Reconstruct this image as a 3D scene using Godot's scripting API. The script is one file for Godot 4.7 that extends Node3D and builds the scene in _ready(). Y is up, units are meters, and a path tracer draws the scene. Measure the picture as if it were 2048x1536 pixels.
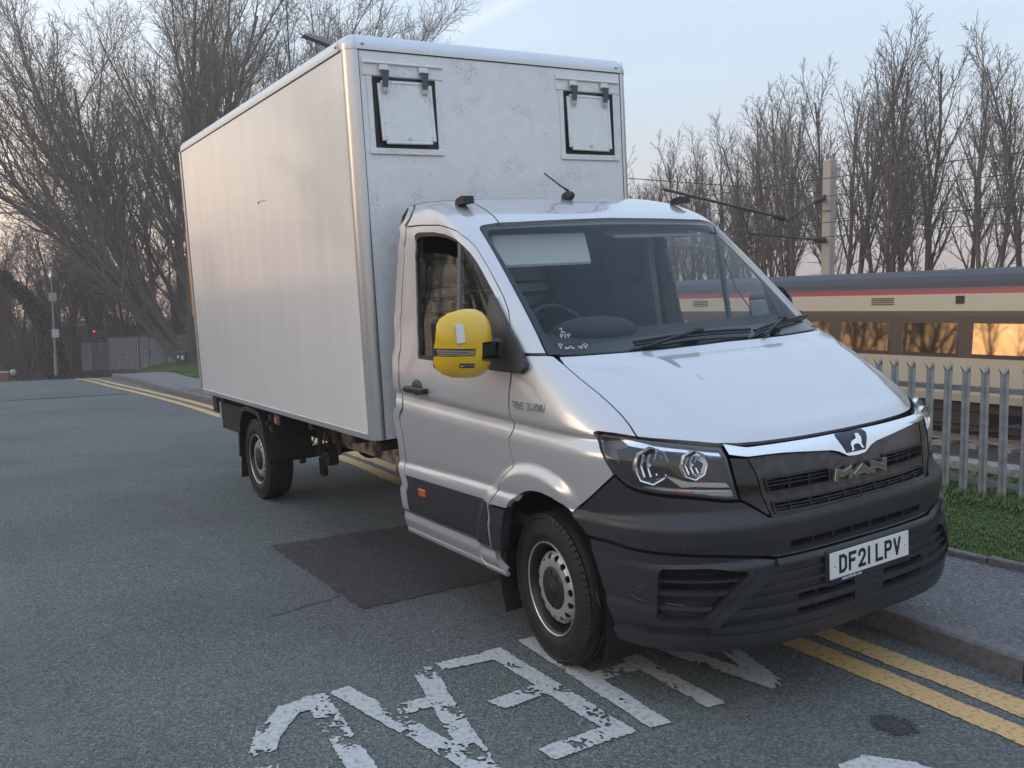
extends Node3D

# ---------------------------------------------------------------- mesh buffer
class MB:
	var v := PackedVector3Array()
	var n := PackedVector3Array()
	var uv := PackedVector2Array()
	var c := PackedColorArray()
	var ix := PackedInt32Array()
	var xf := Transform3D()
	var use_uv := false
	var use_c := false
	var col := Color(1, 1, 1)

	func vert(p: Vector3, nn: Vector3, t := Vector2.ZERO) -> int:
		v.append(xf * p)
		n.append((xf.basis * nn).normalized())
		if use_uv:
			uv.append(t)
		if use_c:
			c.append(col)
		return v.size() - 1

	func tri_i(a: int, b: int, d: int) -> void:
		if (v[b] - v[a]).cross(v[d] - v[a]).dot(n[a] + n[b] + n[d]) > 0.0:
			ix.append(a); ix.append(d); ix.append(b)
		else:
			ix.append(a); ix.append(b); ix.append(d)

	func tri(a: Vector3, b: Vector3, d: Vector3) -> void:
		var nn := (b - a).cross(d - a).normalized()
		tri_i(vert(a, nn), vert(b, nn), vert(d, nn))

	func quad(a: Vector3, b: Vector3, d: Vector3, e: Vector3) -> void:
		var nn := (b - a).cross(d - a)
		if nn.length_squared() < 1e-14:
			nn = (d - a).cross(e - a)
		nn = nn.normalized()
		var i := vert(a, nn, Vector2(0, 0))
		var j := vert(b, nn, Vector2(1, 0))
		var k := vert(d, nn, Vector2(1, 1))
		var l := vert(e, nn, Vector2(0, 1))
		tri_i(i, j, k)
		tri_i(i, k, l)

	# chamfered box
	func box(at: Vector3, size: Vector3, b := 0.0, turn := Basis()) -> void:
		var keep := xf
		xf = xf * Transform3D(turn, at)
		var h := size * 0.5
		b = minf(b, minf(h.x, minf(h.y, h.z)) * 0.9)
		for ax in 3:
			for s in [-1.0, 1.0]:
				var u := Vector3.ZERO
				var w := Vector3.ZERO
				var f := Vector3.ZERO
				f[ax] = s * h[ax]
				u[(ax + 1) % 3] = (h[(ax + 1) % 3] - b)
				w[(ax + 2) % 3] = (h[(ax + 2) % 3] - b) * s
				quad(f - u - w, f + u - w, f + u + w, f - u + w)
		if b > 0.0:
			for ax in 3:
				var a1 := (ax + 1) % 3
				var a2 := (ax + 2) % 3
				for s1 in [-1.0, 1.0]:
					for s2 in [-1.0, 1.0]:
						var p := Vector3.ZERO
						var r := Vector3.ZERO
						p[a1] = s1 * h[a1]; p[a2] = s2 * (h[a2] - b)
						r[a1] = s1 * (h[a1] - b); r[a2] = s2 * h[a2]
						var l := Vector3.ZERO
						l[ax] = (h[ax] - b)
						if s1 * s2 > 0:
							quad(p - l, r - l, r + l, p + l)
						else:
							quad(r - l, p - l, p + l, r + l)
			for sx in [-1.0, 1.0]:
				for sy in [-1.0, 1.0]:
					for sz in [-1.0, 1.0]:
						var p1 := Vector3(sx * h.x, sy * (h.y - b), sz * (h.z - b))
						var p2 := Vector3(sx * (h.x - b), sy * h.y, sz * (h.z - b))
						var p3 := Vector3(sx * (h.x - b), sy * (h.y - b), sz * h.z)
						if sx * sy * sz > 0:
							tri(p1, p2, p3)
						else:
							tri(p1, p3, p2)
		xf = keep

	func tube(path: Array, rad, sides := 8, caps := true) -> void:
		var m := path.size()
		var prev := Vector3.UP
		var rings: Array = []
		for i in m:
			var d: Vector3 = (path[mini(i + 1, m - 1)] - path[maxi(i - 1, 0)]).normalized()
			var s := d.cross(prev)
			if s.length() < 0.01:
				s = d.cross(Vector3(1, 0.1, 0))
			if s.length() < 0.01:
				s = d.cross(Vector3(0, 0, 1))
			s = s.normalized()
			var t := s.cross(d).normalized()
			prev = t
			var r: float = rad[i] if rad is Array else rad
			var ring := PackedInt32Array()
			for k in sides:
				var a := TAU * k / sides
				var o := s * cos(a) + t * sin(a)
				ring.append(vert(path[i] + o * r, o))
			rings.append(ring)
		for i in m - 1:
			for k in sides:
				var k2 := (k + 1) % sides
				tri_i(rings[i][k], rings[i][k2], rings[i + 1][k2])
				tri_i(rings[i][k], rings[i + 1][k2], rings[i + 1][k])
		if caps:
			for e in [0, m - 1]:
				var d: Vector3 = (path[e] - path[1 if e == 0 else m - 2]).normalized()
				var cc := vert(path[e], d)
				var rr := PackedInt32Array()
				for k in sides:
					rr.append(vert(xf.affine_inverse() * v[rings[e][k]], d))
				for k in sides:
					tri_i(cc, rr[k], rr[(k + 1) % sides])

	# a twig: open prism between two points
	func stick(a: Vector3, b: Vector3, ra: float, rb: float, sides := 3) -> void:
		var d := (b - a).normalized()
		var s := d.cross(Vector3(0.31, 0.17, 0.93)).normalized()
		var t := d.cross(s)
		var i0 := v.size()
		for k in sides:
			var g := TAU * k / sides
			var o := s * cos(g) + t * sin(g)
			v.append(a + o * ra); v.append(b + o * rb)
			n.append(o); n.append(o)
			if use_c:
				c.append(col); c.append(col)
		for k in sides:
			var p := i0 + 2 * k
			var q := i0 + 2 * ((k + 1) % sides)
			ix.append(p); ix.append(p + 1); ix.append(q)
			ix.append(q); ix.append(p + 1); ix.append(q + 1)

	# surface of revolution about local y; profile of Vector2(radius, height)
	func lathe(prof: Array, seg := 32, from := 0.0, to := TAU) -> void:
		var m := prof.size()
		var sn: Array = []
		for i in m - 1:
			var d: Vector2 = prof[i + 1] - prof[i]
			sn.append(Vector2(d.y, -d.x).normalized())
		for i in m - 1:
			var na: Vector2 = sn[i]
			var nb: Vector2 = sn[i]
			if i > 0 and sn[i].dot(sn[i - 1]) > 0.7:
				na = (sn[i] + sn[i - 1]).normalized()
			if i < m - 2 and sn[i].dot(sn[i + 1]) > 0.7:
				nb = (sn[i] + sn[i + 1]).normalized()
			var last := PackedInt32Array()
			for k in seg + 1:
				var a := from + (to - from) * k / seg
				var cs := cos(a)
				var ss := sin(a)
				var p := vert(Vector3(prof[i].x * cs, prof[i].y, prof[i].x * ss), Vector3(na.x * cs, na.y, na.x * ss))
				var q := vert(Vector3(prof[i + 1].x * cs, prof[i + 1].y, prof[i + 1].x * ss), Vector3(nb.x * cs, nb.y, nb.x * ss))
				if k > 0:
					tri_i(last[0], p, q)
					tri_i(last[0], q, last[1])
				last = PackedInt32Array([p, q])

	# prism: polygon in local xy, from z = 0 to depth
	func prism(poly: PackedVector2Array, depth: float, back := true) -> void:
		if Geometry2D.is_polygon_clockwise(poly):
			poly.reverse()
		var t := Geometry2D.triangulate_polygon(poly)
		for z in ([depth, 0.0] if back else [depth]):
			var nn := Vector3(0, 0, signf(depth) if z != 0.0 else -signf(depth))
			var i0 := v.size()
			for p in poly:
				vert(Vector3(p.x, p.y, z), nn)
			for i in range(0, t.size(), 3):
				tri_i(i0 + t[i], i0 + t[i + 1], i0 + t[i + 2])
		for i in poly.size():
			var a := poly[i]
			var b := poly[(i + 1) % poly.size()]
			if depth > 0:
				quad(Vector3(a.x, a.y, 0), Vector3(b.x, b.y, 0), Vector3(b.x, b.y, depth), Vector3(a.x, a.y, depth))
			else:
				quad(Vector3(b.x, b.y, 0), Vector3(a.x, a.y, 0), Vector3(a.x, a.y, depth), Vector3(b.x, b.y, depth))

	func ball(at: Vector3, r: Vector3, seg := 12) -> void:
		var keep := xf
		xf = xf * Transform3D(Basis().scaled(r), at)
		var rows: Array = []
		for j in seg / 2 + 1:
			var e := PI * j / (seg / 2) - PI / 2
			var row := PackedInt32Array()
			for k in seg:
				var a := TAU * k / seg
				var o := Vector3(cos(e) * cos(a), sin(e), cos(e) * sin(a))
				var i := vert(o, o)
				n[i] = (keep.basis * (o / r)).normalized()
				row.append(i)
			rows.append(row)
		for j in seg / 2:
			for k in seg:
				tri_i(rows[j][k], rows[j][(k + 1) % seg], rows[j + 1][(k + 1) % seg])
				tri_i(rows[j][k], rows[j + 1][(k + 1) % seg], rows[j + 1][k])
		xf = keep

	func mesh() -> ArrayMesh:
		var a := []
		a.resize(Mesh.ARRAY_MAX)
		a[Mesh.ARRAY_VERTEX] = v
		a[Mesh.ARRAY_NORMAL] = n
		if use_uv:
			a[Mesh.ARRAY_TEX_UV] = uv
		if use_c:
			a[Mesh.ARRAY_COLOR] = c
		a[Mesh.ARRAY_INDEX] = ix
		var m := ArrayMesh.new()
		if v.size():
			m.add_surface_from_arrays(Mesh.PRIMITIVE_TRIANGLES, a)
		return m

	func mirrored() -> MB:
		var o := MB.new()
		for p in v:
			o.v.append(Vector3(-p.x, p.y, p.z))
		for p in n:
			o.n.append(Vector3(-p.x, p.y, p.z))
		o.uv = uv; o.use_uv = use_uv
		o.c = c; o.use_c = use_c
		for i in range(0, ix.size(), 3):
			o.ix.append(ix[i]); o.ix.append(ix[i + 2]); o.ix.append(ix[i + 1])
		return o

# ---------------------------------------------------------------- naming
var M := {}
var rng := RandomNumberGenerator.new()

func tag(o: Node, label := "", category := "", group := "", kind := "") -> Node:
	if label: o.set_meta("label", label)
	if category: o.set_meta("category", category)
	if group: o.set_meta("group", group)
	if kind: o.set_meta("kind", kind)
	return o

var taken := {}
func numbered(called: String, under: Node) -> String:
	var key := str(under.get_instance_id()) + called
	var k: int = taken.get(key, 0)
	taken[key] = k + 1
	return called if k == 0 else "%s_%03d" % [called, k]

func put(called: String, mb: MB, mat: Material, under: Node = null) -> MeshInstance3D:
	return put_mesh(called, mb.mesh(), mat, under)

func put_mesh(called: String, me: Mesh, mat: Material, under: Node = null) -> MeshInstance3D:
	var o := MeshInstance3D.new()
	under = under if under else self
	o.name = numbered(called, under)
	o.mesh = me
	o.material_override = mat
	under.add_child(o, true)
	return o

func thing(called: String, label: String, category: String, at := Vector3.ZERO, turn := 0.0, group := "") -> Node3D:
	var o := Node3D.new()
	o.name = numbered(called, self)
	add_child(o, true)
	o.position = at
	o.rotation.y = turn
	tag(o, label, category, group)
	return o

func dup(src: Node3D, called: String, label: String, at: Vector3, turn: float, size: Vector3, group: String) -> Node3D:
	var o: Node3D = src.duplicate()
	o.name = numbered(called, self)
	add_child(o, true)
	o.position = at
	o.rotation.y = turn
	o.scale = size
	tag(o, label, "", group)
	return o

# ---------------------------------------------------------------- materials
func lin(r: float, g: float, b: float) -> Color:
	return Color(r, g, b).linear_to_srgb()

func mat(r: float, g: float, b: float, rough := 0.6, metal := 0.0, spec := 0.5) -> StandardMaterial3D:
	var m := StandardMaterial3D.new()
	m.albedo_color = lin(r, g, b)
	m.roughness = rough
	m.metallic = metal
	m.metallic_specular = spec
	return m

func noise(freq: float, kind := FastNoiseLite.TYPE_SIMPLEX_SMOOTH, oct := 4, sd := 1) -> FastNoiseLite:
	var f := FastNoiseLite.new()
	f.noise_type = kind
	f.frequency = freq
	f.fractal_octaves = oct
	f.seed = sd
	return f

func ramp(stops: Array) -> Gradient:
	var g := Gradient.new()
	var o := PackedFloat32Array()
	var c := PackedColorArray()
	for s in stops:
		o.append(s[0]); c.append(s[1])
	g.offsets = o
	g.colors = c
	return g

func noise_tex(f: FastNoiseLite, size := 512, stops := [], normal := 0.0) -> NoiseTexture2D:
	var t := NoiseTexture2D.new()
	t.width = size
	t.height = size
	t.seamless = true
	t.noise = f
	t.generate_mipmaps = false
	if stops.size():
		t.color_ramp = ramp(stops)
	if normal > 0.0:
		t.as_normal_map = true
		t.bump_strength = normal
	return t

func triplanar(m: StandardMaterial3D, scale: float, world := true) -> StandardMaterial3D:
	m.uv1_triplanar = true
	m.uv1_world_triplanar = world
	m.uv1_scale = Vector3.ONE * scale
	return m

func pane(r: float, g: float, b: float, a: float) -> StandardMaterial3D:
	var m := mat(r, g, b, 0.02)
	m.albedo_color.a = a
	m.transparency = BaseMaterial3D.TRANSPARENCY_ALPHA
	m.metallic_specular = 0.5
	return m

func gray(x: float) -> Color:
	return lin(x, x, x)

func make_materials() -> void:
	# road: dark binder with pale aggregate, and slow stains over it
	var asph := triplanar(mat(1, 1, 1, 0.82), 0.8)
	var agg := noise(0.13, FastNoiseLite.TYPE_CELLULAR, 2, 5)
	agg.cellular_return_type = FastNoiseLite.RETURN_CELL_VALUE
	asph.albedo_texture = noise_tex(agg, 1024, [[0.0, lin(.062, .067, .062)], [0.5, lin(.143, .155, .144)], [0.84, lin(.215, .230, .215)], [0.96, lin(.34, .35, .335)], [1.0, lin(.52, .53, .50)]])
	var agb := noise(0.13, FastNoiseLite.TYPE_CELLULAR, 2, 5)
	agb.cellular_return_type = FastNoiseLite.RETURN_DISTANCE
	asph.normal_enabled = true
	asph.normal_texture = noise_tex(agb, 1024, [], 6.0)
	asph.normal_scale = 1.3
	asph.detail_enabled = true
	asph.detail_blend_mode = BaseMaterial3D.BLEND_MODE_MUL
	asph.detail_uv_layer = BaseMaterial3D.DETAIL_UV_2
	asph.uv2_triplanar = true
	asph.uv2_world_triplanar = true
	asph.uv2_scale = Vector3.ONE * 0.06
	asph.detail_albedo = noise_tex(noise(0.012, FastNoiseLite.TYPE_SIMPLEX_SMOOTH, 6, 9), 512, [[0.0, Color(.88, .87, .89)], [0.42, Color(.95, .945, .96)], [0.58, Color(.98, 1.0, .99)], [1.0, Color(1, 1, 1)]])
	M.asphalt = asph
	var pv := asph.duplicate() as StandardMaterial3D
	pv.albedo_texture = noise_tex(agg, 1024, [[0.0, lin(.09, .088, .088)], [0.5, lin(.155, .15, .148)], [0.85, lin(.23, .222, .215)], [1.0, lin(.44, .43, .42)]])
	pv.uv1_scale = Vector3.ONE * 0.55
	M.pavement = pv
	var pt := asph.duplicate() as StandardMaterial3D
	pt.albedo_texture = noise_tex(agg, 1024, [[0.0, lin(.036, .034, .035)], [0.55, lin(.076, .069, .071)], [0.9, lin(.13, .12, .12)], [1.0, lin(.30, .29, .28)]])
	M.patch = pt
	var oil := asph.duplicate() as StandardMaterial3D
	oil.albedo_texture = noise_tex(agg, 1024, [[0.0, lin(.03, .032, .032)], [0.6, lin(.052, .055, .054)], [1.0, lin(.14, .14, .14)]])
	M.oil = oil
	var far_pave := triplanar(mat(.24, .225, .215, 0.9), 0.3)
	far_pave.albedo_texture = noise_tex(noise(0.02, FastNoiseLite.TYPE_SIMPLEX_SMOOTH, 6, 3), 512, [[0.0, gray(.5)], [1.0, gray(1.0)]])
	M.slabs = far_pave
	var kb := triplanar(mat(.19, .175, .17, 0.88), 1.2)
	kb.albedo_texture = noise_tex(noise(0.03, FastNoiseLite.TYPE_SIMPLEX_SMOOTH, 7, 4), 512, [[0.2, gray(.62)], [0.5, gray(.82)], [0.8, gray(1.0)]])
	kb.normal_enabled = true
	kb.normal_texture = noise_tex(noise(0.08, FastNoiseLite.TYPE_SIMPLEX_SMOOTH, 5, 8), 512, [], 2.5)
	M.kerb = kb
	var paintw := triplanar(mat(.56, .56, .54, 0.7), 1.1)
	paintw.albedo_texture = noise_tex(noise(0.05, FastNoiseLite.TYPE_SIMPLEX_SMOOTH, 6, 14), 512, [[0.15, gray(.5)], [0.4, gray(.85)], [1.0, gray(1.0)]])
	M.white_paint = paintw
	var painty := triplanar(mat(.67, .43, .18, 0.72), 1.1)
	painty.albedo_texture = paintw.albedo_texture
	M.yellow_paint = painty
	M.soil = triplanar(mat(.07, .058, .04, 0.95), 0.2)
	M.soil.albedo_texture = noise_tex(noise(0.03, FastNoiseLite.TYPE_SIMPLEX_SMOOTH, 6, 6), 512, [[0.1, gray(.45)], [0.9, gray(1.0)]])
	M.turf = triplanar(mat(.09, .15, .035, 0.95), 0.5)
	M.turf.albedo_texture = M.soil.albedo_texture
	M.ballast = triplanar(mat(.11, .088, .07, 0.95), 0.5)
	M.ballast.albedo_texture = noise_tex(agg, 512, [[0.0, gray(.25)], [1.0, gray(1.0)]])
	M.ballast.normal_enabled = true
	M.ballast.normal_texture = asph.normal_texture
	M.grass = mat(.085, .175, .028, 0.75)
	M.grass.vertex_color_use_as_albedo = true
	M.grass.albedo_color = Color(1, 1, 1)
	M.grass.backlight_enabled = true
	M.grass.backlight = Color(.25, .3, .08)

	# truck paints
	var silver := mat(.56, .565, .58, 0.30, 0.42)
	silver.clearcoat_enabled = true
	silver.clearcoat = 1.0
	silver.clearcoat_roughness = 0.03
	M.silver = silver
	var boxp := triplanar(mat(.80, .775, .75, 0.25), 0.35, false)
	boxp.albedo_texture = noise_tex(noise(0.006, FastNoiseLite.TYPE_SIMPLEX_SMOOTH, 5, 21), 512, [[0.0, gray(.92)], [1.0, gray(1.0)]])
	boxp.normal_enabled = true
	boxp.normal_texture = noise_tex(noise(0.012, FastNoiseLite.TYPE_SIMPLEX_SMOOTH, 2, 22), 512, [], 1.2)
	boxp.normal_scale = 0.22
	boxp.uv1_scale = Vector3(1.1, .14, 1.1)
	boxp.clearcoat_enabled = true
	boxp.clearcoat = 0.7
	boxp.clearcoat_roughness = 0.07
	M.box_side = boxp
	var boxf := triplanar(mat(.83, .84, .84, 0.34), 0.45, false)
	boxf.albedo_texture = grime()
	boxf.normal_enabled = true
	boxf.normal_texture = boxp.normal_texture
	boxf.normal_scale = 0.15
	M.box_front = boxf
	M.alloy = mat(.62, .62, .63, 0.3, 0.75)
	M.alloy_dirty = boxf
	M.chrome = mat(.80, .81, .83, 0.09, 1.0)
	M.bright = mat(.88, .88, .89, 0.12, 1.0)
	var plas := mat(.029, .031, .035, 0.42, 0.0, 0.5)
	triplanar(plas, 1.0, false)
	plas.normal_enabled = true
	plas.normal_texture = noise_tex(noise(0.2, FastNoiseLite.TYPE_SIMPLEX_SMOOTH, 2, 31), 512, [], 1.0)
	plas.normal_scale = 0.16
	plas.albedo_texture = noise_tex(noise(0.015, FastNoiseLite.TYPE_SIMPLEX_SMOOTH, 6, 33), 512, [[0.2, gray(.8)], [0.8, gray(1.0)]])
	M.plastic = plas
	M.black_plastic = mat(.014, .0145, .016, 0.5)
	M.bronze = mat(.50, .49, .47, 0.25, 1.0)
	M.lamp_tray = mat(.10, .10, .105, 0.3)
	M.gloss = mat(.012, .0125, .014, 0.1)
	var dusty := triplanar(mat(.055, .053, .05, 0.26), 1.3, false)
	dusty.albedo_texture = noise_tex(noise(0.02, FastNoiseLite.TYPE_SIMPLEX_SMOOTH, 6, 35), 512, [[0.3, gray(.3)], [0.52, gray(.55)], [0.8, gray(1.0)]])
	M.dusty_gloss = dusty
	M.lining = mat(.02, .021, .023, 0.85)
	M.trim_grey = mat(.13, .145, .14, 0.8)
	M.visor = mat(.55, .62, .58, 0.85)
	M.pale_trim = mat(.34, .36, .34, 0.7)
	M.fabric = mat(.016, .017, .02, 0.9)
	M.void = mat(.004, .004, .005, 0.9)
	M.yellow = mat(.74, .46, .008, 0.26)
	M.yellow.clearcoat_enabled = true
	M.yellow.clearcoat = 0.7
	M.yellow.clearcoat_roughness = 0.08
	M.rubber = triplanar(mat(.0155, .0152, .015, 0.66), 2.0, false)
	M.rubber.albedo_texture = noise_tex(noise(0.02, FastNoiseLite.TYPE_SIMPLEX_SMOOTH, 6, 41), 256, [[0.3, Color(.7, .7, .7)], [0.7, Color(1, .97, .93)]])
	M.rim_silver = mat(.47, .46, .44, 0.4, 0.55)
	M.lamp_mirror = mat(.9, .9, .9, 0.2, 1.0)
	M.rim_black = mat(.012, .012, .013, 0.35)
	M.windscreen = pane(.014, .075, .085, 0.13)
	M.windscreen.metallic_specular = 0.34
	M.side_glass = pane(.01, .03, .025, 0.12)
	M.lens = pane(.5, .5, .5, 0.06)
	M.amber = mat(.55, .10, .02, 0.2)
	M.red = mat(.42, .012, .012, 0.2)
	M.plate = mat(.72, .73, .70, 0.4)
	M.ink = mat(.008, .008, .009, 0.45)
	M.chalk = mat(.8, .8, .8, 0.8)
	M.blue_strip = mat(.012, .02, .05, 0.4)
	M.orange = mat(.72, .22, .02, 0.45)
	var rail := triplanar(mat(.42, .37, .31, 0.8), 1.0, false)
	rail.albedo_texture = noise_tex(noise(0.02, FastNoiseLite.TYPE_SIMPLEX_SMOOTH, 6, 51), 256, [[0.2, Color(.35, .27, .2)], [0.5, Color(.8, .75, .7)], [0.8, Color(1, 1, 1)]])
	M.chassis = rail
	M.grease = mat(.022, .02, .018, 0.7)
	M.rust = mat(.09, .055, .035, 0.9)
	# surroundings
	var galv := triplanar(mat(.44, .45, .46, 0.5, 0.3), 1.5, false)
	galv.albedo_texture = noise_tex(noise(0.03, FastNoiseLite.TYPE_CELLULAR, 3, 61), 256, [[0.0, gray(.6)], [1.0, gray(1.0)]])
	M.galv = galv
	M.galv_dark = mat(.10, .11, .13, 0.6, 0.2)
	M.gate_blue = mat(.14, .18, .20, 0.6)
	M.steel_box = mat(.035, .05, .045, 0.6)
	M.shed_wall = mat(.30, .30, .29, 0.8)
	M.bark = triplanar(mat(.16, .148, .125, 0.95), 0.8, false)
	M.bark.albedo_texture = noise_tex(noise(0.03, FastNoiseLite.TYPE_SIMPLEX_SMOOTH, 6, 71), 256, [[0.2, gray(.45)], [0.8, gray(1.0)]])
	M.twig = mat(.165, .155, .135, 0.95)
	M.twig_pale = mat(.20, .19, .165, 0.95)
	M.bud = mat(.185, .182, .145, 0.9)
	M.ivy = mat(.022, .04, .014, 0.6)
	M.scrub = mat(.11, .084, .064, 0.95)
	M.train_cream = mat(.50, .445, .345, 0.34)
	M.train_roof = mat(.042, .042, .048, 0.6)
	M.train_red = mat(.36, .01, .03, 0.35)
	M.train_plum = mat(.16, .035, .07, 0.35)
	M.train_brown = mat(.085, .058, .042, 0.35)
	M.train_glass_sunset = mat(.30, .215, .125, 0.03, 1.0)  # mirror-like metal pane, the orange of the reflected sunset tinted into its colour
	M.train_under = mat(.04, .035, .03, 0.85)
	M.steel = mat(.34, .30, .27, 0.35, 0.8)
	M.concrete = triplanar(mat(.36, .335, .30, 0.85), 0.7, false)
	M.concrete.albedo_texture = M.soil.albedo_texture
	M.mast = mat(.40, .36, .31, 0.7)
	M.ceramic = mat(.05, .04, .038, 0.3)
	M.wire = mat(.07, .065, .06, 0.5, 0.4)
	M.sign_back = mat(.50, .49, .43, 0.6)
	M.brick = mat(.26, .12, .085, 0.9)
	M.coping = mat(.55, .53, .50, 0.8)
	M.render = mat(.50, .49, .46, 0.8)
	M.lamp_grey = mat(.26, .27, .28, 0.5, 0.3)
	var sig := mat(.6, .01, .02, 0.3)
	sig.emission_enabled = true
	sig.emission = Color(1, .15, .2)
	sig.emission_energy_multiplier = 3.0
	M.signal_red = sig

# streaks of algae and road dirt on the pale panel
func grime() -> Texture2D:
	var s := 768
	var im := Image.create(s, s, false, Image.FORMAT_RGB8)
	var a := noise(0.012, FastNoiseLite.TYPE_SIMPLEX_SMOOTH, 5, 81).get_seamless_image(s, s)
	var b := noise(0.16, FastNoiseLite.TYPE_SIMPLEX_SMOOTH, 3, 82).get_seamless_image(s, s)
	for y in s:
		for x in s:
			var big := a.get_pixel(x, y).r
			var fine := b.get_pixel(x, y).r
			var d := smoothstep(0.58, 0.85, big) * (0.03 + smoothstep(0.55, 0.75, fine) * 0.26) + smoothstep(0.74, 0.82, fine) * 0.16
			var k := 0.96 + 0.04 * a.get_pixel((x * 2) % s, (y * 2 + 97) % s).r
			im.set_pixel(x, y, Color(k, k, k).lerp(Color(.42, .41, .36), clampf(d, 0.0, 0.7)))
	return ImageTexture.create_from_image(im)

# ---------------------------------------------------------------- the cab's body surface
# Horizontal sections: half width, front, start of the nose curve and its squareness at each height.
const TW := [.20,.90,.26,.945,.30,.965,.343,.977,.38,.99,.414,.997,.446,.994,.482,1.005,.58,1.013,.69,1.016,.720,1.012,.752,.996,.80,1.003,.86,1.009,.93,1.014,1.0,1.018,1.06,1.020,1.1,1.016,1.138,1.002,1.160,.998,1.188,1.0115,1.21,1.0145,1.25,1.013,1.345,1.002,1.424,.991,1.622,.968,1.889,.937,2.085,.913,2.171,.892,2.218,.862,2.25,.80,2.272,.68,2.283,.5,2.29,.25]
const TC := [.20,.87,.25,.935,.30,.958,.385,.966,.5,.967,.590,.967,.603,.958,.622,.946,.655,.950,.70,.961,.745,.964,.78,.957,.82,.946,.873,.935,.926,.927,.98,.913,1.03,.895,1.052,.868,1.10,.79,1.2,.625,1.3,.44,1.38,.275,1.43,.17,1.6,-.045,1.85,-.365,2.0,-.565,2.08,-.675,2.12,-.745,2.16,-.845,2.2,-.955,2.24,-1.12,2.265,-1.30,2.282,-1.5,2.29,-1.62]
const TZ := [.2,.1,1.03,.1,1.15,-.03,1.3,-.27,1.43,-.463,2.06,-.95,2.2,-1.25,2.29,-1.75]
const TN := [.2,3.1,.76,3.1,.82,2.8,1.05,2.8,1.43,3.5,2.29,3.5]
const Y0 := 0.2
const DY := 0.0025
var lw: PackedFloat32Array
var lc: PackedFloat32Array
var lz: PackedFloat32Array
var ln: PackedFloat32Array

func table(t: Array) -> PackedFloat32Array:
	var m := t.size() / 2
	var x := PackedFloat64Array()
	var y := PackedFloat64Array()
	for i in m:
		x.append(t[2 * i]); y.append(t[2 * i + 1])
	var h := PackedFloat64Array()
	var d := PackedFloat64Array()
	for i in m - 1:
		h.append(x[i + 1] - x[i])
		d.append((y[i + 1] - y[i]) / h[i])
	var s := PackedFloat64Array()
	for i in m:
		if i == 0: s.append(d[0])
		elif i == m - 1: s.append(d[m - 2])
		elif d[i - 1] * d[i] <= 0.0: s.append(0.0)
		else:
			var w1 := 2 * h[i] + h[i - 1]
			var w2 := h[i] + 2 * h[i - 1]
			s.append((w1 + w2) / (w1 / d[i - 1] + w2 / d[i]))
	var out := PackedFloat32Array()
	for k in int((2.29 - Y0) / DY) + 2:
		var q := clampf(Y0 + k * DY, x[0], x[m - 1])
		var i := 0
		while i < m - 2 and q > x[i + 1]:
			i += 1
		var f := (q - x[i]) / h[i]
		out.append(y[i] * (2 * f * f * f - 3 * f * f + 1) + h[i] * s[i] * (f * f * f - 2 * f * f + f) + y[i + 1] * (3 * f * f - 2 * f * f * f) + h[i] * s[i + 1] * (f * f * f - f * f))
	return out

func at(t: PackedFloat32Array, y: float) -> float:
	var f := clampf((y - Y0) / DY, 0.0, t.size() - 1.001)
	var i := int(f)
	return lerpf(t[i], t[i + 1], f - i)

func hump(t: float, mid: float, half: float) -> float:
	var a := minf(absf(t - mid) / half, 1.0)
	return (1.0 - a * a) * (1.0 - a * a)

func half_width(z: float, y: float) -> float:
	var k := minf(z, 0.4) + 1.49
	var w := at(lw, y + k * (0.042 * hump(y, 1.17, 0.3) - 0.028 * hump(y, 0.71, 0.16)))
	if y < 1.05 and absf(z) < 0.9:
		var r := Vector2(z + 0.02, y - 0.36).length()
		w += 0.032 * (1.0 - smoothstep(0.525, 0.59, r)) * smoothstep(0.28, 0.42, y) * (1.0 - smoothstep(0.16, 0.34, z))
	return w

# a point of the body: u < 0 along the side, 0 .. PI round the nose from the driver's side to the other
func body(p: Vector2) -> Vector3:
	var u := p.x
	var y := p.y
	var s := -1.0
	if u > PI / 2:
		u = PI - u
		s = 1.0
	var z0 := at(lz, y)
	var cz := at(lc, y)
	if u <= 0.0:
		var z := z0 + u * (cz - z0)
		return Vector3(s * half_width(z, y), y, z)
	var n := at(ln, y)
	var cu := cos(u)
	var su := sin(u)
	var r := pow(pow(absf(cu), n) + pow(su, n), -1.0 / n)
	var z := z0 + (cz - z0) * r * su
	var o := Vector3(s * half_width(z, y) * r * cu, y, z)
	if y > 1.05 and y < 1.45 and u > 0.6:
		# pressed ridge and crease of the bonnet
		var ur := lerpf(1.03, 0.94, smoothstep(1.07, 1.33, y)) - 0.2 * smoothstep(1.33, 1.41, y)
		var g := smoothstep(ur - 0.10, ur + 0.02, u) * smoothstep(1.05, 1.10, y) * (1.0 - smoothstep(1.34, 1.42, y)) * 0.014
		var uc := lerpf(1.205, 1.10, smoothstep(1.18, 1.41, y))
		g -= 0.006 * smoothstep(uc - 0.018, uc + 0.018, u) * smoothstep(1.07, 1.16, y) * (1.0 - smoothstep(1.39, 1.425, y))
		o += Vector3(0, g, g * 0.55) * 1.4
	return o

func sz(z: float, y: float) -> float:
	var z0 := at(lz, y)
	var cz := at(lc, y)
	var t := (z - z0) / (cz - z0)
	if t <= 0.0:
		return t
	var n := at(ln, y)
	t = minf(t, 1.0)
	return atan2(t, pow(maxf(1.0 - pow(t, n), 0.0), 1.0 / n))

# flat pairs of numbers to points; "side" lists give z and y
func uv_list(a: Array) -> PackedVector2Array:
	var o := PackedVector2Array()
	for i in range(0, a.size(), 2):
		o.append(Vector2(a[i], a[i + 1]))
	return o

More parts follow.
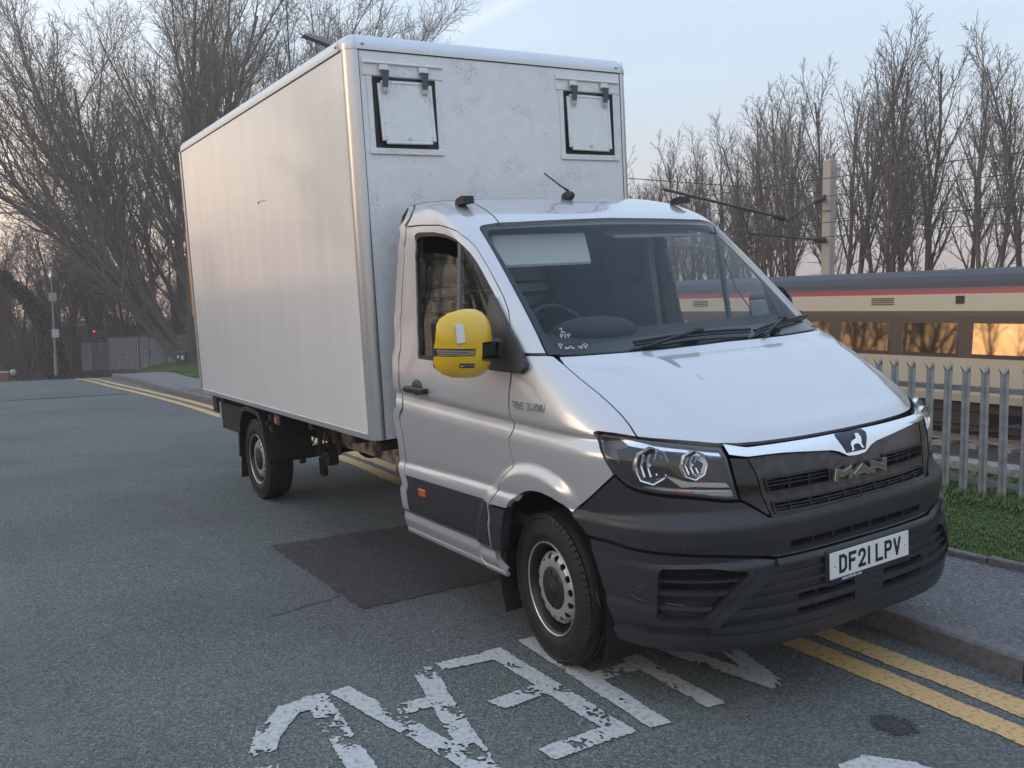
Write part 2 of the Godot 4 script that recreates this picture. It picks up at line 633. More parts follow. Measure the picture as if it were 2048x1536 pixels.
func side_list(a: Array, closed := true) -> PackedVector2Array:
	var o := PackedVector2Array()
	for i in range(0, a.size() - (0 if closed else 2), 2):
		var p := Vector2(a[i], a[i + 1])
		var q := Vector2(a[(i + 2) % a.size()], a[(i + 3) % a.size()])
		var k := maxi(1, int(ceil(p.distance_to(q) / 0.12)))
		for j in k:
			var m := p.lerp(q, float(j) / k)
			o.append(Vector2(sz(m.x, m.y), m.y))
	return o

func both(half: PackedVector2Array) -> PackedVector2Array:
	var o := half.duplicate()
	for i in range(half.size() - 1, -1, -1):
		if absf(half[i].x - PI / 2) > 0.002:
			o.append(Vector2(PI - half[i].x, half[i].y))
	return o

func flip(poly: PackedVector2Array) -> PackedVector2Array:
	var o := PackedVector2Array()
	for i in range(poly.size() - 1, -1, -1):
		o.append(Vector2(PI - poly[i].x, poly[i].y))
	return o

# Cuts the polygon into cells and lifts them on to a surface; the edges turn inwards by lip
func patch(mb: MB, poly: PackedVector2Array, fn: Callable, cell: Vector2, off := 0.0, lip := 0.0, inside := Vector3(0, 1.0, -0.8), holes: Array = []) -> void:
	var lo := poly[0]
	var hi := poly[0]
	for p in poly:
		lo = lo.min(p)
		hi = hi.max(p)
	var known := {}
	var point := func(p: Vector2, shift: float) -> int:
		var key := Vector3i(roundi(p.x * 8000.0), roundi(p.y * 8000.0), roundi(shift * 10000.0))
		if known.has(key):
			return known[key]
		var e := 0.0015
		var at3: Vector3 = fn.call(p)
		var du: Vector3 = fn.call(p + Vector2(e, 0)) - fn.call(p - Vector2(e, 0))
		var dv: Vector3 = fn.call(p + Vector2(0, e)) - fn.call(p - Vector2(0, e))
		var nn := du.cross(dv).normalized()
		if nn.dot(at3 - inside) < 0.0:
			nn = -nn
		var i := mb.vert(at3 + nn * shift, nn)
		known[key] = i
		return i
	for i in range(floori(lo.x / cell.x), floori(hi.x / cell.x) + 1):
		for j in range(floori(lo.y / cell.y), floori(hi.y / cell.y) + 1):
			var c := Vector2(i, j) * cell
			var got: Array = Geometry2D.intersect_polygons(PackedVector2Array([c, c + Vector2(cell.x, 0), c + cell, c + Vector2(0, cell.y)]), poly)
			for hole in holes:
				var left: Array = []
				for g in got:
					for w in Geometry2D.clip_polygons(g, hole):
						if not Geometry2D.is_polygon_clockwise(w):
							left.append(w)
				got = left
			for g in got:
				var id := PackedInt32Array()
				for p in g:
					id.append(point.call(p, off))
				if id.size() == 4 or id.size() == 3:
					mb.tri_i(id[0], id[1], id[2])
					if id.size() == 4:
						mb.tri_i(id[0], id[2], id[3])
				else:
					var t := Geometry2D.triangulate_polygon(g)
					for k in range(0, t.size(), 3):
						mb.tri_i(id[t[k]], id[t[k + 1]], id[t[k + 2]])
	if lip > 0.0:
		for ring in [poly] + holes:
			for k in ring.size():
				var a: Vector2 = ring[k]
				var b: Vector2 = ring[(k + 1) % ring.size()]
				var m := maxi(1, int(ceil(maxf(absf(b.x - a.x) / cell.x, absf(b.y - a.y) / cell.y))))
				for s in m:
					var p := a.lerp(b, float(s) / m)
					var q := a.lerp(b, float(s + 1) / m)
					var ia: int = point.call(p, off)
					var ib: int = point.call(q, off)
					var pa := mb.v[ia]
					var pb := mb.v[ib]
					if pa.distance_squared_to(pb) > 1e-10:
						mb.quad(pa, pb, pb - mb.n[ib] * lip, pa - mb.n[ia] * lip)

func grown(poly: PackedVector2Array, by: float) -> PackedVector2Array:
	var best := PackedVector2Array()
	for g in Geometry2D.offset_polygon(poly, by):
		if g.size() > best.size():
			best = g
	return best if best.size() else poly

const CELL := Vector2(0.045, 0.02)
const FINE := Vector2(0.035, 0.0125)

func panel(poly: PackedVector2Array, off := 0.0, lip := 0.02, holes: Array = [], cell := CELL, gap := 0.0038) -> MB:
	var mb := MB.new()
	patch(mb, grown(poly, -gap) if gap > 0.0 else poly, body, cell, off, lip, Vector3(0, 1.0, -0.8), holes)
	return mb

# the same part on both sides of the truck
func pair(called: String, mb: MB, m: Material, under: Node) -> Array:
	return [put(called, mb, m, under), put(called, mb.mirrored(), m, under)]

func frame_at(u: float, y: float, off := 0.0) -> Transform3D:
	var p := body(Vector2(u, y))
	var du := (body(Vector2(u + 0.002, y)) - body(Vector2(u - 0.002, y))).normalized()
	var dv := (body(Vector2(u, y + 0.002)) - body(Vector2(u, y - 0.002))).normalized()
	var nn := du.cross(dv).normalized()
	if nn.dot(p - Vector3(0, 1, -0.8)) < 0.0:
		nn = -nn
	var up := nn.cross(du).normalized()
	if up.y < 0.0:
		up = -up
	return Transform3D(Basis(up.cross(nn), up, nn), p + nn * off)

# lettering from strokes: each glyph is a list of lines on a grid 0..1 wide and 0..1 high
const GLYPH := {
	"D": [[0,0,0,1,.6,1,1,.82,1,.18,.6,0,0,0]], "F": [[0,0,0,1,1,1],[0,.54,.8,.54]], "2": [[0,.76,.12,.95,.35,1,.7,1,.95,.9,1,.72,.92,.55,0,0,1,0]], "1": [[.5,0,.5,1]],
	"L": [[0,1,0,0,1,0]], "P": [[0,0,0,1,.75,1,1,.87,1,.6,.75,.47,0,.47]], "V": [[0,1,.5,0,1,1]], "M": [[0,0,0.06,1,.5,.42,.94,1,1,0]], "A": [[0,0,.5,1,1,0],[.22,.34,.78,.34]],
	"N": [[0,0,0,1,1,0,1,1]], "T": [[0,1,1,1],[.5,1,.5,0]], "G": [[1,.8,.85,1,.15,1,0,.85,0,.15,.15,0,1,0,1,.5,.6,.5]], "E": [[1,1,0,1,0,0,1,0],[0,.5,.85,.5]], "3": [[0,1,1,1,1,0,0,0],[.25,.52,1,.52]],
	".": [[.5,0,.5,.12]], "0": [[.15,0,0,.15,0,.85,.15,1,.85,1,1,.85,1,.15,.85,0,.15,0]], "H": [[0,0,0,1],[1,0,1,1],[0,.5,1,.5]] }

func glyph(mb: MB, ch: String, w: float, h: float, stroke: float, depth: float, slant := 0.0) -> void:
	var outers: Array = []
	var holes: Array = []
	for line in GLYPH[ch]:
		var pts := PackedVector2Array()
		for i in range(0, line.size(), 2):
			var y: float = lerpf(stroke / 2, h - stroke / 2, line[i + 1])
			pts.append(Vector2(lerpf(stroke / 2, w - stroke / 2, line[i]) + slant * y, y))
		var got: Array = []
		if pts[0].distance_to(pts[pts.size() - 1]) < 1e-4:
			pts.remove_at(pts.size() - 1)
			if Geometry2D.is_polygon_clockwise(pts):
				pts.reverse()
			got = Array(Geometry2D.offset_polygon(pts, stroke / 2, Geometry2D.JOIN_MITER))
			holes += Geometry2D.offset_polygon(pts, -stroke / 2, Geometry2D.JOIN_MITER)
		else:
			# lengthen open ends by half the stroke so that corners close
			got = Array(Geometry2D.offset_polyline(pts, stroke / 2, Geometry2D.JOIN_MITER, Geometry2D.END_SQUARE))
		for g in got:
			if Geometry2D.is_polygon_clockwise(g):
				holes.append(g)
			else:
				outers.append(g)
	var k := 0
	while k < outers.size():
		var l := k + 1
		while l < outers.size():
			var m := Geometry2D.merge_polygons(outers[k], outers[l])
			var n := 0
			for g in m:
				if not Geometry2D.is_polygon_clockwise(g):
					n += 1
			if n == 1:
				for g in m:
					if Geometry2D.is_polygon_clockwise(g):
						holes.append(g)
					else:
						outers[k] = g
				outers.remove_at(l)
				l = k + 1
			else:
				l += 1
		k += 1
	var halves := [PackedVector2Array([Vector2(-1, -1), Vector2(w * 0.5, -1), Vector2(w * 0.5, 2), Vector2(-1, 2)]), PackedVector2Array([Vector2(w * 0.5, -1), Vector2(3, -1), Vector2(3, 2), Vector2(w * 0.5, 2)])]
	for o in outers:
		for half in (halves if holes.size() else [PackedVector2Array([Vector2(-1, -1), Vector2(3, -1), Vector2(3, 2), Vector2(-1, 2)])]):
			var left: Array = Array(Geometry2D.intersect_polygons(o, half))
			for hole in holes:
				var hh: PackedVector2Array = hole
				if Geometry2D.is_polygon_clockwise(hh):
					hh.reverse()
				var next: Array = []
				for g in left:
					next += Array(Geometry2D.clip_polygons(g, hh))
				left = next
			for g in left:
				if not Geometry2D.is_polygon_clockwise(g) and g.size() > 2:
					mb.prism(g, depth, false)

func text(words: String, size: float, depth := 0.001) -> TextMesh:
	var t := TextMesh.new()
	var f := SystemFont.new()
	f.font_names = PackedStringArray(["Droid Sans"])
	f.font_weight = 700
	t.font = f
	t.text = words
	t.font_size = 32
	t.pixel_size = size / 32.0
	t.depth = depth
	return t

const DOOR := [-1.40,2.108,-1.40,.80,-1.40,.462,-.416,.462,-.404,.584,-.405,.685,-.345,.744,-.293,.834,-.199,.903,-.217,.957,-.222,1.04,-.208,1.13,-.221,1.187,-.215,1.273,-.204,1.338,-.224,1.419,-.252,1.50,-.285,1.582,-.316,1.632,-.378,1.704,-.444,1.768,-.511,1.834,-.577,1.892,-.646,1.952,-.703,1.99,-.805,2.043,-.881,2.066,-.987,2.087,-1.201,2.103]
const WINDOW := [-1.275,2.048,-1.25,2.062,-1.215,2.065,-1.038,2.054,-.91,2.034,-.808,2.007,-.722,1.963,-.657,1.922,-.588,1.867,-.516,1.80,-.444,1.73,-.382,1.668,-.35,1.623,-.321,1.535,-.30,1.448,-.303,1.354,-.64,1.359,-1.169,1.371,-1.186,1.478,-1.217,1.694,-1.259,1.933]

func build_truck() -> void:
	lw = table(TW)
	lc = table(TC)
	lz = table(TZ)
	ln = table(TN)
	var lean := deg_to_rad(3.1)
	var t := thing("box_truck", "silver cab truck with a tall grey dented box body, parked half on the kerb", "truck", Vector3(-.93 + .93 * cos(lean), .93 * sin(lean), 0))
	t.rotation.z = lean
	build_cab(t)
	build_front(t)
	build_mirrors(t)
	build_interior(t)
	build_box(t)
	build_chassis(t)

func build_cab(t: Node3D) -> void:
	var door_poly := side_list(DOOR)
	var win := side_list(WINDOW)
	# doors
	var dm := panel(door_poly, 0.0, 0.03, [win], FINE)
	var lower := side_list([-1.385,.475,-1.385,.685,-.42,.70,-.425,.60,-.43,.475])
	var doors := pair("door", dm, M.silver, t)
	var parts: Array = [
		["lower_moulding", panel(lower, 0.007, 0.012, [], FINE, 0.0), M.plastic]]
	# rubber seal of the window, the pane let half down, the fixed front pane and the bar between them
	var inner := grown(win, -0.022)
	parts.append(["window_seal", panel(win, -0.006, 0.02, [inner], CELL, 0.0), M.black_plastic])
	var drop := Geometry2D.intersect_polygons(inner, side_list([-1.30,1.30,-.735,1.30,-.735,1.885,-.80,1.905,-.902,1.927,-1.028,1.943,-1.231,1.951,-1.30,1.95]))[0]
	parts.append(["sliding_window", panel(drop, -0.022, 0.004, [], Vector2(.06, .04), 0.0), M.side_glass])
	var front_pane := Geometry2D.intersect_polygons(inner, side_list([-.725,1.30,-.2,1.30,-.2,2.05,-.77,2.05]))[0]
	parts.append(["quarter_window", panel(front_pane, -0.016, 0.004, [], Vector2(.06, .04), 0.0), M.side_glass])
	var bar := side_list([-.745,1.35,-.715,1.35,-.757,1.985,-.787,1.985])
	parts.append(["divider_bar", panel(bar, -0.008, 0.02, [], CELL, 0.0), M.trim_grey])
	# handle: a grip bar before a shallow dished plate
	var hm := MB.new()
	var hx := frame_at(sz(-1.16, 1.20), 1.20)
	hm.xf = hx
	hm.box(Vector3(.0, .0, .030), Vector3(.245, .036, .022), .010)
	hm.box(Vector3(-.105, 0, .012), Vector3(.035, .03, .03), .006)
	hm.box(Vector3(.105, 0, .012), Vector3(.035, .03, .03), .006)
	parts.append(["door_handle", hm, M.black_plastic])
	var cup := MB.new()
	cup.xf = hx
	cup.ball(Vector3(-.01, .012, .002), Vector3(.062, .045, .014), 20)
	parts.append(["handle_cup", cup, M.plastic])
	# a shallow groove shadow strip under the crease has no part: the crease itself is pressed into the door
	var rf := MB.new()
	rf.xf = frame_at(sz(-1.172, .615), .615, .009)
	rf.box(Vector3.ZERO, Vector3(.083, .042, .014), .004)
	parts.append(["side_reflector", rf, M.amber])
	for p in parts:
		put(p[0], p[1], p[2], doors[0])
		put(p[0], p[1].mirrored(), p[2], doors[1])
	# sill, rear post of the cab, strip behind the front door gap
	pair("sill", panel(side_list([-1.487,.345,-1.487,.454,-.40,.454,-.36,.345]), 0.0, .03, [], FINE), M.silver, t)
	var lipm := panel(side_list([-1.487,.325,-1.487,.346,-.36,.346,-.36,.325]), 0.006, .02, [], FINE, 0.0)
	pair("sill_lip", lipm, M.silver, t)
	pair("rear_post", panel(side_list([-1.49,.462,-1.49,2.235,-1.405,2.235,-1.405,.462]), 0.0, .03, [], FINE), M.silver, t)
	# windscreen pillar with the roof rail over the door
	var pil := PackedVector2Array()
	for a in [-1.398, -1.2, -1.0]:
		pil.append(Vector2(sz(a, 2.235), 2.235))
	pil.append_array(uv_list([.80,2.228,.822,2.220,.837,2.208,.847,2.162,.842,2.112,.838,2.072,.786,2.067,.732,2.063,.693,2.055,.677,2.041,.671,1.958,.666,1.858,.664,1.75,.662,1.655,.655,1.505,.639,1.433,.46,1.434,.342,1.419]))
	pil.append_array(uv_list([.44,1.50,.51,1.582,.542,1.632,.557,1.704,.553,1.768,.549,1.834,.539,1.892,.532,1.952,.498,1.99,.387,2.043,.249,2.066,.003,2.087]))
	pil.append(Vector2(sz(-1.2, 2.103), 2.103))
	pil.append(Vector2(sz(-1.398, 2.11), 2.11))
	pair("windscreen_pillar", panel(pil, 0.0, .03, [], FINE), M.silver, t)
	# front wing with the wheel arch
	var wing := uv_list([.639,1.427,.665,1.423,.675,1.386,.679,1.345,.685,1.306,.694,1.271,.697,1.229,.697,1.20,.694,1.174,.688,1.148,.671,1.11,.627,1.117,.581,1.123,.507,1.128,.474,1.122,.443,1.102,.42,1.065,.43,1.024,.463,.974,.467,.959,.40,.913,.322,.859,.196,.784,.18,.765])
	wing.append_array(side_list([.255,.765,.20,.793,.13,.813,.05,.822,-.03,.818,-.10,.800,-.16,.772,-.205,.738,-.24,.70,-.405,.692,-.345,.744,-.293,.834,-.199,.903,-.217,.957,-.222,1.04,-.208,1.13,-.221,1.187,-.215,1.273,-.204,1.338,-.222,1.41], false))
	wing.append_array(uv_list([.342,1.424,.46,1.428]))
	var clean := PackedVector2Array()
	for p in wing:
		if clean.is_empty() or p.distance_to(clean[clean.size() - 1]) > 0.004:
			clean.append(p)
	var wings := pair("front_wing", panel(clean, 0.0, .03, [], Vector2(.014, .009)), M.silver, t)
	var am := panel(side_list([-.402,.688,-.242,.696,-.265,.655,-.285,.60,-.30,.55,-.313,.50,-.322,.462,-.412,.462]), .004, .05, [], FINE)
	put("arch_moulding", am, M.plastic, wings[0])
	put("arch_moulding", am.mirrored(), M.plastic, wings[1])
	# model badge on the driver's wing
	var bw := "TGE 3.100"
	var badge := Node3D.new()
	badge.name = "model_badge"
	wings[0].add_child(badge)
	var x := -.142
	for ch in bw:
		if ch == " ":
			x += .022
			continue
		var gw := .008 if ch == "." else (.018 if ch == "1" else .029)
		var bm := MB.new()
		bm.xf = frame_at(sz(-.04, 1.202), 1.202, .0005) * Transform3D(Basis(Vector3(0, 0, 1), -0.03), Vector3(x, -.016, 0))
		glyph(bm, ch, gw, .034, .0085, .005)
		put("badge_character", bm, M.bright, badge)
		x += gw + .0045
	# bonnet
	var bon := uv_list([PI / 2,1.424,1.417,1.4225,1.178,1.4215,.891,1.4225,.69,1.421,.675,1.386,.679,1.345,.685,1.306,.694,1.271,.697,1.229,.697,1.20,.694,1.174,.688,1.148,.671,1.11,.744,1.101,.816,1.093,.884,1.084,.951,1.073,1.025,1.064,1.115,1.062,1.313,1.06,PI / 2,1.059])
	put("bonnet", panel(both(bon), 0.0, .025, [], FINE), M.silver, t)
	# windscreen: pane with a black printed border
	var ws := both(uv_list([PI / 2,1.428,1.178,1.426,.753,1.427,.641,1.431,.656,1.505,.662,1.655,.665,1.75,.667,1.858,.672,1.958,.678,2.041,.694,2.055,.732,2.063,.786,2.067,.96,2.071,1.192,2.078,1.442,2.083,PI / 2,2.086]))
	var glass := put("windscreen", panel(ws, -.004, .006, [], Vector2(.06, .03)), M.windscreen, t)
	var seen := both(uv_list([PI / 2,1.492,1.25,1.488,.95,1.478,.80,1.47,.715,1.468,.70,1.53,.702,1.75,.706,1.93,.715,2.02,.745,2.045,.96,2.052,1.30,2.058,PI / 2,2.062]))
	put("black_border", panel(ws, -.011, .0, [seen], Vector2(.06, .02), .004), M.gloss, glass)
	# handwriting on the inside of the glass, in white marker
	var scrawl := [[.735,1.452,.738,1.474,.745,1.476,.753,1.471,.748,1.464,.738,1.463],[.762,1.460,.757,1.456,.757,1.452,.764,1.452,.766,1.460,.768,1.452],[.775,1.459,.775,1.451,.776,1.457,.783,1.459],[.789,1.466,.789,1.451,.797,1.459,.790,1.455,.799,1.451],
		[.824,1.462,.826,1.451,.831,1.457,.835,1.451,.840,1.463],[.850,1.448,.851,1.468,.864,1.469,.868,1.463,.860,1.457,.851,1.457],
		[.786,1.541,.802,1.541],[.794,1.541,.794,1.525],[.784,1.524,.806,1.524],[.772,1.500,.776,1.516,.788,1.516,.786,1.508,.775,1.507],[.790,1.498,.801,1.518],[.807,1.500,.808,1.515,.820,1.516,.822,1.510,.809,1.507]]
	for line in scrawl:
		var hand := MB.new()
		var path := []
		for i in range(0, line.size(), 2):
			path.append(frame_at(line[i], line[i + 1], -.002).origin)
		hand.tube(path, .0016, 4)
		put("marker_stroke", hand, M.chalk, glass)
	# roof
	var roof := PackedVector2Array()
	for a in [2.281, 2.272, 2.262, 2.25, 2.237]:
		roof.append(Vector2(sz(-1.488, a), a))
	for a in [-1.4, -1.2, -1.0]:
		roof.append(Vector2(sz(a, 2.237), 2.237))
	roof.append_array(uv_list([.805,2.231,.826,2.222,.841,2.209,.851,2.162,.846,2.112,.842,2.074,.96,2.075,1.08,2.079,1.192,2.082,1.313,2.085,1.442,2.087,PI / 2,2.09]))
	roof.reverse()
	put("roof", panel(both(roof), .002, .02, [], Vector2(.04, .0055), 0.0), M.silver, t)
	# rear wall of the cab
	var sec := PackedVector2Array()
	for i in 40:
		var y := lerpf(.36, 2.275, i / 39.0)
		sec.append(Vector2(-(at(lw, y) - .012), y))
	for i in 40:
		var y := lerpf(2.275, .36, i / 39.0)
		sec.append(Vector2(at(lw, y) - .012, y))
	var rw := MB.new()
	rw.xf = Transform3D(Basis(), Vector3(0, 0, -1.495))
	rw.prism(sec, .03)
	put("cab_rear_wall", rw, M.lining, t)
	# dark lining under the panels
	var arch := side_list([.42,.2,.42,.50,.36,.70,.25,.80,.05,.86,-.07,.84,-.20,.78,-.29,.68,-.34,.55,-.36,.3,-.36,.2])
	var hull := side_list([-1.47,.36,-1.47,1.33,-.25,1.33,.06,1.36,.2,1.10,.36,1.06,.40,.90,.42,.45,.40,.30])
	var lin_m := MB.new()
	for piece in Geometry2D.clip_polygons(hull, arch):
		if not Geometry2D.is_polygon_clockwise(piece):
			patch(lin_m, piece, body, Vector2(.08, .05), -.033)
	patch(lin_m, grown(pil, .02), body, Vector2(.06, .03), -.034)
	patch(lin_m, side_list([-1.49,1.30,-1.49,2.24,-1.30,2.24,-1.30,1.30]), body, Vector2(.1, .05), -.034)
	var all := lin_m.mirrored()
	var i0 := lin_m.v.size()
	lin_m.v.append_array(all.v); lin_m.n.append_array(all.n)
	for i in all.ix:
		lin_m.ix.append(i + i0)
	patch(lin_m, both(roof), body, Vector2(.06, .01), -.035)
	patch(lin_m, both(uv_list([PI / 2,.30,.45,.33,.45,.9,.5,1.08,.67,1.10,.69,1.2,.68,1.35,.67,1.41,PI / 2,1.41])), body, Vector2(.08, .03), -.045)
	put("cab_lining", lin_m, M.void, t)
	# roof markers and aerial
	for s in [-1.0, 1.0]:
		var k := MB.new()
		var b := Basis(Vector3(0, 1, 0), s * 0.05)
		k.xf = Transform3D(b, Vector3(s * .775, 2.222, -.945))
		var pr := PackedVector2Array([Vector2(-.06, -.03), Vector2(.055, -.03), Vector2(.05, .010), Vector2(.02, .014), Vector2(-.035, .004), Vector2(-.055, -.010)])
		k.xf = k.xf * Transform3D(Basis(Vector3(0, 1, 0), -PI / 2), Vector3(.035, 0, 0))
		k.prism(pr, .06)
		put("roof_marker", k, M.black_plastic, t)
	var ant := MB.new()
	ant.xf = Transform3D(Basis(), Vector3(0, 2.262, -1.06))
	ant.ball(Vector3(0, -.012, 0), Vector3(.024, .030, .062), 14)
	ant.tube([Vector3(0, .02, 0), Vector3(0, .05, -.06), Vector3(0, .15, -.235)], [.009, .0055, .0045], 8)
	put("aerial", ant, M.black_plastic, t)

func curve_rings(r: float, y: float, k: int) -> Array:
	var o := []
	for i in k:
		o.append(Vector3(r * cos(TAU * i / k), y, r * sin(TAU * i / k)))
	return o

func build_front(t: Node3D) -> void:
	# bumper: upper skin with the long slot, lower skin with side grilles and vents
	var top := uv_list([.18,.762,.196,.781,.322,.856,.40,.910,.467,.956,.483,.948,.524,.915,.576,.898,.657,.886,.734,.880,.808,.872,.862,.863,.917,.854,.971,.853,.985,.846,1.026,.814,1.062,.785,1.079,.783,1.267,.788,PI / 2,.792])
	top.append_array(uv_list([PI / 2,.612,1.106,.612,1.057,.624,.937,.643,.857,.651,.7,.661,.616,.664,.521,.671,.422,.684,.282,.684]))
	var upper: PackedVector2Array = top
	var mir := flip(top)
	var whole: PackedVector2Array = Geometry2D.merge_polygons(upper, grown(mir, .0015))[0]
	var slot := both(uv_list([PI / 2,.672,1.166,.672,1.166,.640,PI / 2,.640]))
	var bumper := put("bumper", panel(whole, 0.0, .035, [slot], FINE), M.plastic, t)
	var fog := uv_list([.645,.588,.66,.597,.816,.599,.96,.586,.972,.572,.886,.487,.789,.392,.632,.382,.618,.40])
	var vents: Array = []
	for a in [[1.175, 1.47, .430, .460], [1.17, 1.47, .372, .402]]:
		var q := PackedVector2Array([Vector2(a[0], a[2]), Vector2(a[1], a[2]), Vector2(a[1], a[3]), Vector2(a[0], a[3])])
		vents.append(q)
		vents.append(flip(q))
	var low := both(uv_list([PI / 2,.606,1.106,.606,1.057,.617,.937,.636,.857,.645,.7,.654,.616,.657,.521,.664,.422,.677,.300,.677,.316,.604,.346,.525,.362,.418,.368,.32,.40,.268,.53,.262,.80,.27,1.1,.285,PI / 2,.29]))
	var lowm := panel(low, .002, .035, [fog, flip(fog)] + vents, FINE, .004)
	put("lower_skin", lowm, M.plastic, bumper)
	# ledge over the number plate and the ribs below
	for a in [[.588, .604, .020], [.545, .557, .014], [.502, .515, .018], [.461, .475, .020], [.403, .429, .022], [.338, .371, .026]]:
		var us: float = 1.055 - (.56 - a[0]) * 1.12
		var r := PackedVector2Array([Vector2(us, a[0]), Vector2(PI - us, a[0]), Vector2(PI - us, a[1]), Vector2(us, a[1])])
		put("rib", panel(r, a[2], a[2] + .004, [], Vector2(.05, .02), 0.0), M.plastic, bumper)
	var lip := both(uv_list([PI / 2,.29,.9,.275,.53,.262,.40,.268,.40,.318,.53,.326,.9,.335,PI / 2,.337]))
	put("chin", panel(lip, .030, .034, [], FINE, 0.0), M.plastic, bumper)
	put("tow_cover", panel(PackedVector2Array([Vector2(1.475, .36), Vector2(1.665, .36), Vector2(1.665, .455), Vector2(1.475, .455)]), .016, .016, [], CELL, 0.0), M.plastic, bumper)
	for k in 6:
		var u := lerpf(1.166, PI - 1.166, (k + 1) / 7.0)
		var q := PackedVector2Array([Vector2(u - .005, .642), Vector2(u + .005, .642), Vector2(u + .005, .67), Vector2(u - .005, .67)])
		put("slot_divider", panel(q, -.006, .03, [], CELL, 0.0), M.plastic, bumper)
	for yy in [.374, .433]:
		for u in [1.27, 1.37, PI - 1.27, PI - 1.37]:
			var q := PackedVector2Array([Vector2(u - .004, yy), Vector2(u + .004, yy), Vector2(u + .004, yy + .024), Vector2(u - .004, yy + .024)])
			put("vent_divider", panel(q, -.006, .03, [], CELL, 0.0), M.plastic, bumper)
	for line in [[.500,.470,.512,.473,.520,.468,.545,.474,.556,.470,.575,.468], [.66,.468,.70,.463,.73,.461], [.742,.715,.744,.700,.745,.690], [.555,.52,.575,.523], [.30,.44,.31,.41,.318,.38]]:
		var sm := MB.new()
		var path := []
		for i in range(0, line.size(), 2):
			path.append(frame_at(line[i], line[i + 1], .0205 if line[i] > .52 and line[i + 1] < .53 else .0025).origin)
		sm.tube(path, .0014, 4)
		put("scuff", sm, M.trim_grey, bumper)
	# side grilles: raised surround, slats and the slanted strut
	var sur := uv_list([.565,.598,.587,.614,.729,.622,.858,.618,.989,.602,1.041,.554,.937,.466,.837,.366,.698,.366,.540,.359,.522,.379,.545,.495])
	for s in 2:
		var ff := func(p: PackedVector2Array) -> PackedVector2Array: return p if s == 0 else flip(p)
		put("grille_surround", panel(ff.call(sur), .018, .022, [ff.call(fog)], FINE, 0.0), M.plastic, bumper)
		for a in [[.543, .553, .935, .000], [.490, .508, .885, .006], [.428, .445, .82, .006]]:
			put("side_slat", panel(ff.call(PackedVector2Array([Vector2(.62, a[0]), Vector2(a[2], a[0]), Vector2(a[2] + .012, a[1]), Vector2(.62, a[1])])), a[3], .03, [], CELL, 0.0), M.plastic, bumper)
		put("side_panel_low", panel(ff.call(uv_list([.625,.385,.79,.395,.88,.49,.625,.50])), -.022, 0.0, [], CELL, 0.0), M.plastic, bumper)
		put("strut", panel(ff.call(uv_list([1.012,.578,1.042,.553,.837,.366,.797,.374])), .032, .045, [], Vector2(.04, .02), 0.0), M.plastic, bumper)
	# headlights
	var hl := uv_list([.472,1.114,.515,1.124,.596,1.116,.668,1.106,.742,1.097,.813,1.088,.89,1.077,.962,1.066,.957,1.046,.958,.976,.961,.916,.968,.858,.917,.861,.862,.87,.808,.879,.734,.887,.657,.893,.576,.905,.524,.922,.485,.952,.466,.974,.434,1.024,.425,1.062,.447,1.098])
	for s in 2:
		var ff := func(p: PackedVector2Array) -> PackedVector2Array: return p if s == 0 else flip(p)
		var mx := func(m: MB) -> MB: return m if s == 0 else m.mirrored()
		var lamp := put("headlight", mx.call(panel(hl, -.052, 0.0, [], CELL)), M.lamp_tray, t)
		put("lamp_rim", mx.call(panel(hl, -.001, .05, [grown(hl, -.014)], CELL)), M.black_plastic, lamp)
		put("cover", mx.call(panel(grown(hl, -.004), .001, 0.0, [], CELL)), M.lens, lamp)
		put("brow", mx.call(panel(uv_list([.56,1.108,.648,1.10,.955,1.060,.95,1.036,.822,1.058,.65,1.074,.585,1.082]), -.010, .03, [], CELL, 0.0)), M.chrome, lamp)
		put("daylight_strip", mx.call(panel(uv_list([.70,.965,.785,.94,.93,.929,.944,.910,.808,.920,.755,.918]), -.014, .03, [], CELL, 0.0)), M.rim_silver, lamp)
		put("indicator", mx.call(panel(uv_list([.56,.918,.70,.913,.953,.900,.959,.870,.827,.884,.63,.899]), -.016, .02, [], CELL, 0.0)), M.rim_silver, lamp)
		for k in 3:
			put("indicator_rib", mx.call(panel(uv_list([.74,.889 + k * .007,.945,.877 + k * .007,.945,.8805 + k * .007,.74,.8925 + k * .007]), -.010, .008, [], CELL, 0.0)), M.bright, lamp)
		put("amber_bulb", mx.call(panel(uv_list([.72,.906,.80,.900,.80,.888,.72,.893]), -.009, .008, [], CELL, 0.0)), M.amber, lamp)
		for b in [[.652, 1.004, .072, .075], [.826, 1.006, .056, .058]]:
			var bowl := MB.new()
			var fr := frame_at(b[0], b[1], -.014)
			# lamps look along the truck, not along the skin
			var zz := (fr.basis.z * .5 + Vector3(0, 0, .9)).normalized()
			var xx := Vector3.UP.cross(zz).normalized()
			bowl.xf = Transform3D(Basis(xx, zz, xx.cross(zz)), fr.origin)
			bowl.lathe([Vector2(.004, -b[3]), Vector2(b[2] * .45, -b[3] * .82), Vector2(b[2] * .75, -b[3] * .52), Vector2(b[2] * .93, -b[3] * .2), Vector2(b[2], 0), Vector2(b[2] * 1.08, .002), Vector2(b[2] * 1.1, -.02)], 8)
			put("lamp_bowl", mx.call(bowl), M.lamp_mirror, lamp)
			var flutes := MB.new()
			flutes.xf = bowl.xf
			for k in 5:
				var a := lerpf(-.62, .62, k / 4.0)
				flutes.tube([Vector3(a * b[2] * 1.2, -b[3] * .25, -b[2] * .62), Vector3(a * b[2] * 1.2, -b[3] * (.72 - .5 * a * a), 0), Vector3(a * b[2] * 1.2, -b[3] * .25, b[2] * .62)], b[2] * .075, 6)
			put("flute", mx.call(flutes), M.lamp_mirror, lamp)
			var bulb := MB.new()
			bulb.xf = bowl.xf
